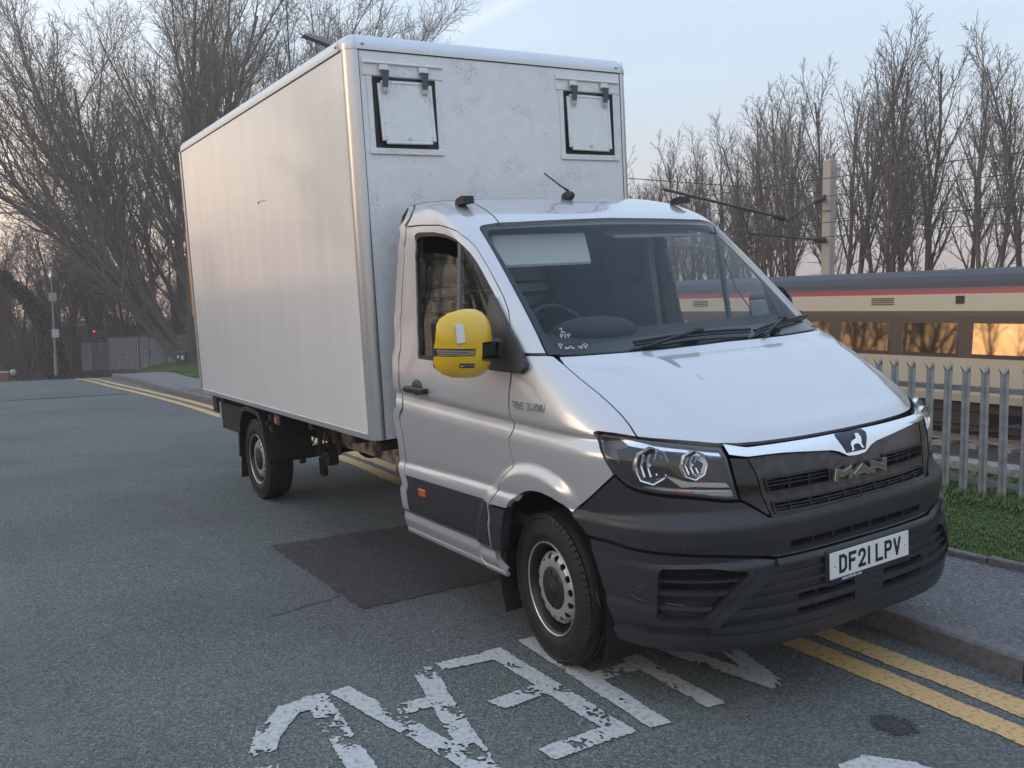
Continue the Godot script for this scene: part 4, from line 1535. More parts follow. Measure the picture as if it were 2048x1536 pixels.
func build_chassis(t: Node3D) -> void:
	build_wheel(t, Vector3(-.865, .350, 0), deg_to_rad(-6.0), -1.0)
	build_wheel(t, Vector3(.865, .350, 0), deg_to_rad(-6.0), 1.0)
	build_wheel(t, Vector3(-.868, .350, -4.483), 0.0, -1.0)
	build_wheel(t, Vector3(.868, .350, -4.483), 0.0, 1.0)
	for s in [-1.0, 1.0]:
		# wheel housing of the front wing
		var wh := MB.new()
		var path: Array = []
		for i in 17:
			var a := lerpf(-.5, PI + .45, i / 16.0)
			path.append(Vector3(0, .34 + .475 * sin(a), -.005 + .43 * cos(a)))
		for i in 16:
			var a: Vector3 = path[i]
			var b: Vector3 = path[i + 1]
			wh.quad(Vector3(s * .985, a.y, a.z), Vector3(s * .985, b.y, b.z), Vector3(s * .60, b.y, b.z), Vector3(s * .60, a.y, a.z))
		wh.box(Vector3(s * .60, .62, 0), Vector3(.02, .45, .8))
		put("wheel_housing", wh, M.black_plastic, t)
		var r := MB.new()
		r.box(Vector3(s * .45, .548, -3.45), Vector3(.06, .13, 4.2), .006)
		for k in 9:
			r.box(Vector3(s * .4805, .55 + .025 * sin(k * 2.1), -1.7 - k * .24), Vector3(.004, .014, .014), .001)
		put("chassis_rail", r, M.chassis, t)
		var bk := MB.new()
		bk.box(Vector3(s * .62, .57, -2.08), Vector3(.10, .03, .05), .006)
		bk.box(Vector3(s * .74, .60, -2.08), Vector3(.022, .15, .05), .006, Basis(Vector3(1, 0, 0), .15))
		bk.box(Vector3(s * .56, .60, -1.62), Vector3(.2, .06, .1), .008)
		put("body_bracket", bk, M.chassis, t)
		# leaf spring, its hanger and bump stop
		var sp := MB.new()
		sp.tube([Vector3(s * .56, .50, -3.78), Vector3(s * .56, .40, -4.15), Vector3(s * .56, .34, -4.48), Vector3(s * .56, .40, -4.85), Vector3(s * .56, .52, -5.2)], .035, 6)
		sp.box(Vector3(s * .56, .39, -3.82), Vector3(.10, .11, .16), .012)
		sp.box(Vector3(s * .60, .52, -3.92), Vector3(.03, .26, .06), .01, Basis(Vector3(1, 0, 0), .35))
		sp.box(Vector3(s * .52, .53, -3.72), Vector3(.03, .22, .06), .01, Basis(Vector3(1, 0, 0), -.35))
		sp.box(Vector3(s * .52, .27, -4.10), Vector3(.05, .16, .09), .01)
		sp.tube([Vector3(s * .70, .33, -4.1), Vector3(s * .66, .55, -4.2), Vector3(s * .62, .78, -4.3)], .028, 8)
		put("leaf_spring", sp, M.grease, t)
		var hs := MB.new()
		hs.tube([Vector3(s * .55, .66, -3.85), Vector3(s * .62, .55, -3.75), Vector3(s * .60, .44, -3.85), Vector3(s * .50, .42, -4.2)], .008, 6)
		hs.tube([Vector3(s * .50, .66, -3.6), Vector3(s * .60, .60, -3.95), Vector3(s * .62, .46, -4.1), Vector3(s * .45, .40, -4.3)], .007, 6)
		put("brake_hose", hs, M.rubber, t)
		# mudguard bent over the rear wheel with a flap before it
		var mg := MB.new()
		var pr := [Vector2(-4.865, .34), Vector2(-4.83, .54), Vector2(-4.76, .70), Vector2(-4.66, .785), Vector2(-4.56, .805), Vector2(-4.30, .805), Vector2(-4.20, .78), Vector2(-4.12, .70), Vector2(-4.075, .56), Vector2(-4.035, .40)]
		for i in pr.size() - 1:
			var a: Vector2 = pr[i]
			var b: Vector2 = pr[i + 1]
			var mid := (a + b) / 2
			var d := b - a
			mg.box(Vector3(s * .82, mid.y, mid.x), Vector3(.40, .014, d.length() + .006), .002, Basis(Vector3(1, 0, 0), -atan2(d.y, d.x)))
			mg.box(Vector3(s * 1.018, mid.y - .012 * cos(atan2(d.y, d.x)), mid.x + .012 * sin(atan2(d.y, d.x))), Vector3(.012, .040, d.length() + .012), .004, Basis(Vector3(1, 0, 0), -atan2(d.y, d.x)))
		put("mudguard", mg, M.black_plastic, t)
		var fl := MB.new()
		fl.box(Vector3(s * .84, .25, -4.90), Vector3(.32, .26, .012), .003, Basis(Vector3(1, 0, 0), .25))
		put("mud_flap", fl, M.rubber, t)
		# rear lamp bracket
		var lb := MB.new()
		lb.box(Vector3(s * .97, .645, -5.16), Vector3(.018, .25, .66), .004)
		lb.box(Vector3(s * .85, .765, -5.16), Vector3(.24, .012, .66), .002)
		var lm := put("lamp_bracket", lb, M.grease, t)
		var lp := MB.new()
		lp.box(Vector3(s * .86, .645, -5.495), Vector3(.24, .255, .014), .003)
		put("lamp_plate", lp, M.alloy, lm)
		lp = MB.new()
		lp.box(Vector3(s * .985, .645, -5.50), Vector3(.014, .255, .05), .003)
		put("lamp_flange", lp, M.alloy, lm)
		var hole := MB.new()
		hole.xf = Transform3D(Basis(Vector3(0, 0, 1), PI / 2), Vector3(s * .980, .665, -5.075))
		hole.lathe([Vector2(.0005, -s * .0005), Vector2(.018, -s * .0005), Vector2(.018, s * .003)], 16)
		put("bracket_hole", hole, M.void, lm)
		var rd := MB.new()
		rd.ball(Vector3(s * .90, .60, -5.52), Vector3(.092, .085, .07), 14)
		put("rear_lamp", rd, M.red, lm)
		var am := MB.new()
		am.box(Vector3(s * 1.015, .775, -3.70), Vector3(.02, .075, .11), .006)
		var rf := put("reflector_bracket", am, M.galv_dark, t)
		var ar := MB.new()
		ar.box(Vector3(s * 1.027, .772, -3.70), Vector3(.012, .045, .075), .003)
		put("side_reflector", ar, M.amber, rf)
		var by := MB.new()
		by.box(Vector3(s * .98, .72, -3.95), Vector3(.05, .15, .07), .012)
		by.tube([Vector3(s * 1.0, .73, -3.93), Vector3(s * 1.035, .73, -3.93)], .02, 10)
		put("guard_bracket", by, M.black_plastic, t)
	var ax := MB.new()
	ax.tube([Vector3(-.75, .345, -4.483), Vector3(.75, .345, -4.483)], .055, 12)
	ax.ball(Vector3(.1, .345, -4.483), Vector3(.15, .15, .14), 14)
	ax.tube([Vector3(.1, .36, -4.35), Vector3(.0, .45, -1.6)], .045, 10)
	ax.tube([Vector3(-.8, .33, 0), Vector3(.8, .33, 0)], .05, 8)
	put("axle", ax, M.grease, t)
	var tank := MB.new()
	tank.box(Vector3(.25, .50, -.55), Vector3(1.2, .22, 1.4), .06)
	tank.box(Vector3(0, .42, .35), Vector3(1.1, .2, .7), .05)
	tank.box(Vector3(0, .62, .1), Vector3(1.15, .5, 1.0), .05)
	put("underbody", tank, M.grease, t)

# ---------------------------------------------------------------- the ground
func along(t: Array, z: float) -> float:
	# t: z, x pairs with z falling
	if z >= t[0]:
		return t[1] + (z - t[0]) * (t[3] - t[1]) / (t[2] - t[0])
	for i in range(0, t.size() - 2, 2):
		if z >= t[i + 2]:
			var f: float = (z - t[i]) / (t[i + 2] - t[i])
			var m0: float = 0.0 if i == 0 else (t[i + 3] - t[i - 1]) / (t[i + 2] - t[i - 2]) * (t[i + 2] - t[i])
			var m1: float = 0.0 if i + 4 >= t.size() else (t[i + 5] - t[i + 1]) / (t[i + 4] - t[i]) * (t[i + 2] - t[i])
			if i == 0: m0 = t[3] - t[1]
			if i + 4 >= t.size(): m1 = t[i + 3] - t[i + 1]
			var f2 := f * f
			var f3 := f2 * f
			return t[i + 1] * (2 * f3 - 3 * f2 + 1) + m0 * (f3 - 2 * f2 + f) + t[i + 3] * (3 * f2 - 2 * f3) + m1 * (f3 - f2)
	return t[t.size() - 1]

const KERB := [60.0, -3.0, 6.0, .22, 3.0, .43, 1.33, .57, .35, .645, -2.0, .76, -4.5, .84, -7.0, .90, -11.0, .88, -14.0, .86, -17.8, .90, -21.6, 1.16, -27.0, 1.56, -33.0, 2.3, -40.0, 3.4, -52.0, 6.2]
const LINE_OUT := [60.0, -3.5, 6.0, -.32, 3.0, -.06, 1.6, .08, .25, .155, -4.3, .345, -5.8, .43, -10.9, .43, -14.2, .42, -18.0, .37, -22.2, .40, -31.5, .92, -38.0, 1.75, -48.0, 3.9]
const GRASS_EDGE := [60.0, 2.0, 6.0, 1.9, 2.0, 1.86, .2, 1.84, -5.0, 1.82, -15.0, 2.0, -22.0, 2.5, -30.0, 3.6, -38.0, 4.6, -50.0, 6.0]

func road_y(z: float) -> float:
	if z > -8.0:
		return 0.0
	if z > -47.0:
		return -0.00125 * (z + 8.0) * (z + 8.0)
	return maxf(-1.90 + (z + 47.0) * 0.09, -3.0)

func land_y(x: float, z: float) -> float:
	var g := road_y(z)
	var y := g + 0.11
	if x > 4.0:
		y = lerpf(y, -1.10, smoothstep(4.0, 7.6, x))
		y = lerpf(y, maxf(g, -1.0) + 0.3, smoothstep(20.5, 25.0, x))
	return y

func ribbon(mb: MB, xa: Callable, xb: Callable, hy: Callable, z0: float, z1: float, dz: float, nx := 1) -> void:
	var rows := int(ceil((z1 - z0) / dz))
	var last := PackedInt32Array()
	for i in rows + 1:
		var z := lerpf(z0, z1, float(i) / rows)
		var row := PackedInt32Array()
		for k in nx + 1:
			var x: float = lerpf(xa.call(z), xb.call(z), float(k) / nx)
			row.append(mb.vert(Vector3(x, hy.call(x, z), z), Vector3.UP))
		if i > 0:
			for k in nx:
				mb.tri_i(last[k], row[k], row[k + 1])
				mb.tri_i(last[k], row[k + 1], last[k + 1])
		last = row

# worn road paint: the outline is cut by a field that is positive where paint is left
func painted(mb: MB, field: Callable, lo: Vector2, hi: Vector2, cell: float, lift: float) -> void:
	var nx := int(ceil((hi.x - lo.x) / cell))
	var nz := int(ceil((hi.y - lo.y) / cell))
	var rows: Array = []
	for j in nz + 1:
		var r := PackedFloat32Array()
		r.resize(nx + 1)
		for i in nx + 1:
			r[i] = field.call(lo.x + i * cell, lo.y + j * cell)
		rows.append(r)
	for j in nz:
		for i in nx:
			var f := [rows[j][i], rows[j][i + 1], rows[j + 1][i + 1], rows[j + 1][i]]
			if f[0] <= 0 and f[1] <= 0 and f[2] <= 0 and f[3] <= 0:
				continue
			var p := [Vector2(i, j), Vector2(i + 1, j), Vector2(i + 1, j + 1), Vector2(i, j + 1)]
			var got := PackedInt32Array()
			for k in 4:
				var k2 := (k + 1) % 4
				if f[k] > 0:
					var a: Vector2 = lo + p[k] * cell
					got.append(mb.vert(Vector3(a.x, road_y(a.y) + lift, a.y), Vector3.UP))
				if (f[k] > 0) != (f[k2] > 0):
					var s: float = f[k] / (f[k] - f[k2])
					var a: Vector2 = lo + (p[k] as Vector2).lerp(p[k2], s) * cell
					got.append(mb.vert(Vector3(a.x, road_y(a.y) + lift, a.y), Vector3.UP))
			for k in range(2, got.size()):
				mb.tri_i(got[0], got[k - 1], got[k])

func seg_dist(p: Vector2, a: Vector2, b: Vector2) -> float:
	var d := b - a
	var t := clampf((p - a).dot(d) / maxf(d.length_squared(), 1e-9), 0.0, 1.0)
	return p.distance_to(a + d * t)

# distance inside a straight stroke with square ends
func stroke_in(p: Vector2, a: Vector2, b: Vector2, half: float) -> float:
	var d := (b - a).normalized()
	var q := p - a
	return minf(half - absf(q.cross(d)), minf(q.dot(d), (b - p).dot(d)) + .012)

func build_ground() -> void:
	# land as one sheet to the horizon
	var xs := PackedFloat32Array()
	for x in [-400.0, -200, -120, -70, -45, -30, -20, -14, -10, -8]: xs.append(x)
	var q := -6.0
	while q < 30.0:
		xs.append(q)
		q += 0.6
	for x in [31.0, 34, 38, 45, 60, 90, 150, 260, 450]: xs.append(x)
	var zs := PackedFloat32Array()
	for z in [-450.0, -300, -200, -140, -100, -80, -70]: zs.append(z)
	q = -62.0
	while q < 14.0:
		zs.append(q)
		q += 1.0
	for z in [15.0, 18, 24, 35, 60, 100, 180, 300]: zs.append(z)
	var g := MB.new()
	var h := func(x: float, z: float) -> float:
		if x < 5.0 and z > -64.0 and z < 64.0:
			return road_y(z) - 0.12
		return land_y(x, z)
	for j in zs.size():
		for i in xs.size():
			var x := xs[i]
			var z := zs[j]
			var n := Vector3(h.call(x - .3, z) - h.call(x + .3, z), .6, h.call(x, z - .3) - h.call(x, z + .3))
			g.vert(Vector3(x, h.call(x, z), z), n)
	for j in zs.size() - 1:
		for i in xs.size() - 1:
			var a := j * xs.size() + i
			g.tri_i(a, a + 1, a + xs.size() + 1)
			g.tri_i(a, a + xs.size() + 1, a + xs.size())
	tag(put("ground", g, M.soil), "", "", "", "structure")
	var flat := func(_x: float, z: float) -> float: return road_y(z)
	var road := MB.new()
	ribbon(road, func(_z): return -12.0, func(z): return along(KERB, z) + .01, flat, -58.0, 60.0, .5, 6)
	tag(put("road", road, M.asphalt), "", "", "", "structure")
	# square reinstatement in darker tarmac
	var pm := MB.new()
	var wob := noise(2.0, FastNoiseLite.TYPE_SIMPLEX_SMOOTH, 3, 91)
	var mend := func(x: float, z: float) -> float:
		var e := wob.get_noise_2d(x * 3.0, z * 3.0) * .02 + wob.get_noise_2d(x * 14.0, z * 14.0) * .018
		return minf(minf(x + 1.418, -.32 - x), minf(z + 2.82, -1.19 - (x + 1.418) * .09 - z)) + e
	painted(pm, mend, Vector2(-1.5, -3.0), Vector2(-.3, -1.1), .012, .004)
	tag(put("tarmac_patch", pm, M.patch), "dark tarmac repair patch in the road beside the driver's door", "road patch")
	for line in [[-1.43, -1.50, -1.52, -1.44, -1.63, -1.43, -1.80, -1.37, -1.90, -1.36], [-.95, -2.86, -.80, -2.84, -.62, -2.88]]:
		var crack := MB.new()
		for i in range(0, line.size() - 2, 2):
			var a := Vector3(line[i], .003, line[i + 1])
			var b := Vector3(line[i + 2], .003, line[i + 3])
			var s := (b - a).cross(Vector3.UP).normalized() * .004
			crack.quad(a - s, a + s, b + s, b - s)
		tag(put("road_crack", crack, M.oil), "thin crack running left from the near edge of the dark tarmac patch" if line[0] < -1.2 else "short crack along the far edge of the dark tarmac patch, beside the sill", "crack")
	var seam := MB.new()
	var sw := noise(.8, FastNoiseLite.TYPE_SIMPLEX_SMOOTH, 3, 92)
	painted(seam, func(x: float, z: float) -> float: return minf(.085 - absf(z + 17.3 + x * .05 + sw.get_noise_1d(x * 2) * .06), minf(x + 11.0, .1 - x)), Vector2(-11, -17.8), Vector2(.2, -16.6), .06, .005)
	tag(put("road_joint", seam, M.patch), "dark tarred joint running across the road behind the truck", "road joint")
	var oil := MB.new()
	var sp2 := noise(60.0, FastNoiseLite.TYPE_SIMPLEX_SMOOTH, 2, 99)
	var ow := noise(9.0, FastNoiseLite.TYPE_SIMPLEX_SMOOTH, 4, 93)
	painted(oil, func(x: float, z: float) -> float: return .075 - Vector2((x + .245) * 1.0, (z - 1.262) * .9).length() + ow.get_noise_2d(x, z) * .03 + sp2.get_noise_2d(x, z) * .05, Vector2(-.45, 1.05), Vector2(-.05, 1.48), .006, .004)
	tag(put("oil_stain", oil, M.oil), "black oil stain on the road beside the yellow lines", "oil stain")
	# pavement, its edging and the verge
	var pave := MB.new()
	ribbon(pave, func(z): return along(KERB, z) + .12, func(z): return along(GRASS_EDGE, z), func(x, z): return road_y(z) + .10 + (x - along(KERB, z)) * .012, -16.5, 60.0, .5, 3)
	tag(put("pavement", pave, M.pavement), "", "", "", "structure")
	var pave2 := MB.new()
	ribbon(pave2, func(z): return along(KERB, z) + .12, func(z): return along(GRASS_EDGE, z), func(x, z): return road_y(z) + .10 + (x - along(KERB, z)) * .012, -58.0, -16.5, .7, 3)
	tag(put("pavement", pave2, M.slabs), "", "", "", "structure")
	var verge := MB.new()
	ribbon(verge, func(z): return along(GRASS_EDGE, z) + .05, func(z): return 5.2 + maxf(0.0, -z - 20.0) * .16, func(x, z): return land_y(x, z) + .012, -50.0, 60.0, .5, 8)
	tag(put("grass_verge", verge, M.turf), "", "", "", "structure")
	# kerb stones and edging stones
	var kerb := Node3D.new()
	kerb.name = "kerb"
	add_child(kerb)
	tag(kerb, "", "", "", "structure")
	var stone := MB.new()
	var kp := PackedVector2Array([Vector2(0, -.10), Vector2(.125, -.10), Vector2(.125, .10), Vector2(.022, .104), Vector2(.006, .092)])
	stone.xf = Transform3D(Basis(), Vector3(0, 0, -.452))
	stone.prism(kp, .904)
	var km := stone.mesh()
	var z := 5.9
	while z > -48.0:
		var x0 := along(KERB, z)
		var x1 := along(KERB, z - .915)
		var o := put_mesh("kerb_stone", km, M.kerb, kerb)
		o.position = Vector3((x0 + x1) / 2 + rng.randf_range(-.004, .004), road_y(z - .457) + rng.randf_range(-.004, .004), z - .4575)
		o.rotation = Vector3(rng.randf_range(-.004, .004), atan2(x0 - x1, .915), rng.randf_range(-.015, .015))
		z -= .915
	var edging := Node3D.new()
	edging.name = "pavement_edging"
	add_child(edging)
	tag(edging, "", "", "", "structure")
	var es := MB.new()
	es.box(Vector3.ZERO, Vector3(.055, .16, .904), .008)
	var em := es.mesh()
	z = 5.9
	while z > -16.0:
		var x0 := along(GRASS_EDGE, z)
		var x1 := along(GRASS_EDGE, z - .915)
		var o := put_mesh("edging_stone", em, M.kerb, edging)
		o.position = Vector3((x0 + x1) / 2 + .02, road_y(z) + .075 + rng.randf_range(-.006, .006), z - .4575)
		o.rotation = Vector3(0, atan2(x0 - x1, .915), rng.randf_range(-.05, .05))
		z -= .915
	# yellow lines
	var wear := noise(1.0, FastNoiseLite.TYPE_SIMPLEX_SMOOTH, 4, 94)
	wear.frequency = 7.0
	var spot := noise(42.0, FastNoiseLite.TYPE_SIMPLEX_SMOOTH, 2, 95)
	for k in 2:
		var ym := MB.new()
		var mid := func(zz: float) -> float: return along(LINE_OUT, zz) + (.0 if k == 0 else .225 + .004 * maxf(0.0, -zz - 4.0))
		var field := func(x: float, zz: float) -> float:
			var e := .074 - absf(x - mid.call(zz)) * (1.0 if zz > -30.0 else .9)
			e += wear.get_noise_2d(x * .5, zz * .5) * .012 + spot.get_noise_2d(x, zz) * .011
			var hole := .034 + spot.get_noise_2d(x + 9.0, zz) * .05 + wear.get_noise_2d(x, zz + 5.0) * .03
			return minf(e, hole)
		painted(ym, field, Vector2(-.5, -3.0), Vector2(.75, 3.2), .011, .004)
		painted(ym, field, Vector2(.1, -12.0), Vector2(.95, -3.0), .03, .004)
		painted(ym, field, Vector2(.1, -26.0), Vector2(1.3, -12.0), .04, .006)
		painted(ym, func(x: float, zz: float) -> float: return .07 - absf(x - mid.call(zz)), Vector2(.3, -46.0), Vector2(4.6, -26.0), .08, .008)
		tag(put("yellow_line", ym, M.yellow_paint), ["outer of the two yellow lines, farther from the kerb", "inner of the two yellow lines, nearer to the kerb"][k], "road marking", "double yellow lines along the kerb")
	# the word on the road, read from behind the truck: strokes on the ground in metres
	var words := [
		["first letter A of the word on the road, partly under the bumper", [[-.0, -.26, -.335, .76], [-.50, -.26, -.335, .76], [-.10, .09, -.44, .09]]],
		["letter H of the word on the road, under the front wheel", [[-.62, -.28, -.695, .75], [-.93, -.30, -1.005, .76], [-.66, .25, -.97, .25]]],
		["letter E of the word on the road, beside the front wheel", [[-1.15, -.27, -1.17, .75], [-1.14, -.21, -1.455, -.235], [-1.16, .22, -1.44, .26], [-1.16, .70, -1.505, .72]]],
		["second letter A of the word on the road, worn in its left leg", [[-1.53, -.26, -1.775, .74], [-1.935, -.24, -1.755, .74], [-1.62, .08, -1.90, .075]]],
		["last letter D of the word on the road", [[-2.05, -.24, -2.16, .76], [-2.06, -.19, -2.20, -.17], [-2.17, -.19, -2.34, .02], [-2.31, -.04, -2.43, .22], [-2.42, .19, -2.43, .50], [-2.43, .46, -2.36, .66], [-2.38, .63, -2.15, .76]]],
		["piece of a white road letter at the lower edge of the view", [[-.74, 1.47, -.655, 1.40], [-.68, 1.405, -.57, 1.42], [-.59, 1.40, -.49, 1.52], [-.50, 1.50, -.46, 1.70]]]]
	var rub := noise(3.2, FastNoiseLite.TYPE_SIMPLEX_SMOOTH, 4, 96)
	for w in words:
		var wm := MB.new()
		var strokes: Array = w[1]
		var lo := Vector2(9, 9)
		var hi := Vector2(-9, -9)
		for s in strokes:
			lo = lo.min(Vector2(s[0], s[1])).min(Vector2(s[2], s[3]))
			hi = hi.max(Vector2(s[0], s[1])).max(Vector2(s[2], s[3]))
		var field := func(x: float, zz: float) -> float:
			var p := Vector2(x, zz)
			var e := -9.0
			for s in strokes:
				e = maxf(e, stroke_in(p, Vector2(s[0], s[1]), Vector2(s[2], s[3]), .050))
			var fine := spot.get_noise_2d(x, zz)
			e += fine * .010 + rub.get_noise_2d(x, zz) * .008
			var hole := .20 + fine * .30 + rub.get_noise_2d(x * 1.6 + 3.0, zz) * .55 - .06 * smoothstep(.9, 2.2, -x)
			return minf(e, hole * .1)
		painted(wm, field, lo - Vector2(.08, .08), hi + Vector2(.08, .08), .0105, .0065)
		tag(put("road_letter", wm, M.white_paint), w[0], "road marking", "white letters painted on the road")
	build_grass()

func tuft(count: int, height: float, spread: float, sd: int) -> ArrayMesh:
	var r := RandomNumberGenerator.new()
	r.seed = sd
	var g := MB.new()
	g.use_c = true
	for i in count:
		var a := r.randf() * TAU
		var p := Vector3(cos(a), 0, sin(a)) * spread * sqrt(r.randf())
		var h := height * r.randf_range(.5, 1.15)
		var lean := Vector3(r.randf_range(-.5, .5), 0, r.randf_range(-.5, .5)) * h
		var s := Vector3(cos(a * 3.0), 0, sin(a * 3.0)) * .0022
		var k := r.randf_range(.7, 1.35)
		g.col = Color(.165 * k, .27 * k, .06 * k) if r.randf() < .9 else Color(.20, .17, .08)
		var m := p + lean * .35 + Vector3(0, h * .6, 0)
		var n := Vector3(lean.x, h * 1.2, lean.z)
		var q := [g.vert(p - s, n), g.vert(p + s, n), g.vert(m + s * .7, n), g.vert(m - s * .7, n), g.vert(p + lean + Vector3(0, h, 0), n)]
		g.tri_i(q[0], q[1], q[2])
		g.tri_i(q[0], q[2], q[3])
		g.tri_i(q[3], q[2], q[4])
	return g.mesh()

func scatter(called: String, label: String, me: Mesh, m: Material, spots: Array, kind := "stuff", under: Node = null) -> void:
	var mm := MultiMesh.new()
	mm.transform_format = MultiMesh.TRANSFORM_3D
	mm.mesh = me
	mm.instance_count = spots.size()
	for i in spots.size():
		mm.set_instance_transform(i, spots[i])
	var o := MultiMeshInstance3D.new()
	under = under if under else self
	o.name = numbered(called, under)
	o.multimesh = mm
	o.material_override = m
	under.add_child(o, true)
	tag(o, label, "", "", kind)
	if under == self:
		o.set_meta("category", "grass")

func build_grass() -> void:
	var spots: Array = []
	for i in 9000:
		var z := rng.randf_range(-3.5, 2.2)
		var x := along(GRASS_EDGE, z) + .05 + 2.3 * rng.randf()
		spots.append(Transform3D(Basis(Vector3.UP, rng.randf() * TAU).scaled(Vector3.ONE * rng.randf_range(.7, 1.3) * (1.0 if x < 3.2 else 1.9)), Vector3(x, land_y(x, z), z)))
	scatter("grass", "short green grass between the pavement edging and the palisade fence", tuft(22, .048, .06, 5), M.grass, spots)
	spots = []
	for i in 5000:
		var z := rng.randf_range(-48, -17)
		var e := along(GRASS_EDGE, z)
		var x := e + .1 + (8.5 - e * .5) * rng.randf()
		spots.append(Transform3D(Basis(Vector3.UP, rng.randf() * TAU).scaled(Vector3.ONE * rng.randf_range(1.0, 1.7)), Vector3(x, land_y(x, z), z)))
	scatter("grass", "mown grass bank before the far steel fence", tuft(20, .07, .16, 6), M.grass, spots)

# ---------------------------------------------------------------- fences, railway, street furniture
func pale_mesh(h: float) -> ArrayMesh:
	# rolled W section with a three pointed head
	var g := MB.new()
	var xs := [-.034, -.020, -.008, .008, .020, .034]
	var zs := [.0, .014, .002, .002, .014, .0]
	for i in 5:
		var a := Vector3(xs[i], 0, zs[i])
		var b := Vector3(xs[i + 1], 0, zs[i + 1])
		var up := Vector3(0, h - .072, 0)
		g.quad(a, b, b + up, a + up)
		var t := Vector3(0, 0, -.003)
		g.quad(b + t, a + t, a + t + up, b + t + up)
	g.quad(Vector3(-.034, 0, -.003), Vector3(-.034, 0, 0), Vector3(-.034, h - .072, 0), Vector3(-.034, h - .072, -.003))
	g.quad(Vector3(.034, 0, 0), Vector3(.034, 0, -.003), Vector3(.034, h - .072, -.003), Vector3(.034, h - .072, 0))
	for s in [-1.0, 1.0]:
		g.tri(Vector3(s * .034, h - .072, 0), Vector3(s * .010, h - .072, .008), Vector3(s * .042, h - .022, .022))
		g.tri(Vector3(s * .034, h - .072, -.003), Vector3(s * .010, h - .072, .005), Vector3(s * .042, h - .022, .019))
	g.tri(Vector3(-.010, h - .072, .004), Vector3(.010, h - .072, .004), Vector3(0, h, -.02))
	g.tri(Vector3(-.010, h - .072, .001), Vector3(.010, h - .072, .001), Vector3(0, h, -.023))
	g.xf = Transform3D(Basis(Vector3(1, 0, 0), PI / 2), Vector3(0, h - .25, .006))
	g.lathe([Vector2(.0005, .004), Vector2(.007, .003), Vector2(.009, 0)], 6)
	return g.mesh()

func post_i(g: MB, p: Vector3, h: float) -> void:
	g.box(p + Vector3(0, h / 2, 0), Vector3(.006, h, .10), 0)
	g.box(p + Vector3(-.028, h / 2, 0), Vector3(.007, h + .002, .055), .001)
	g.box(p + Vector3(.028, h / 2, 0), Vector3(.007, h + .002, .055), .001)

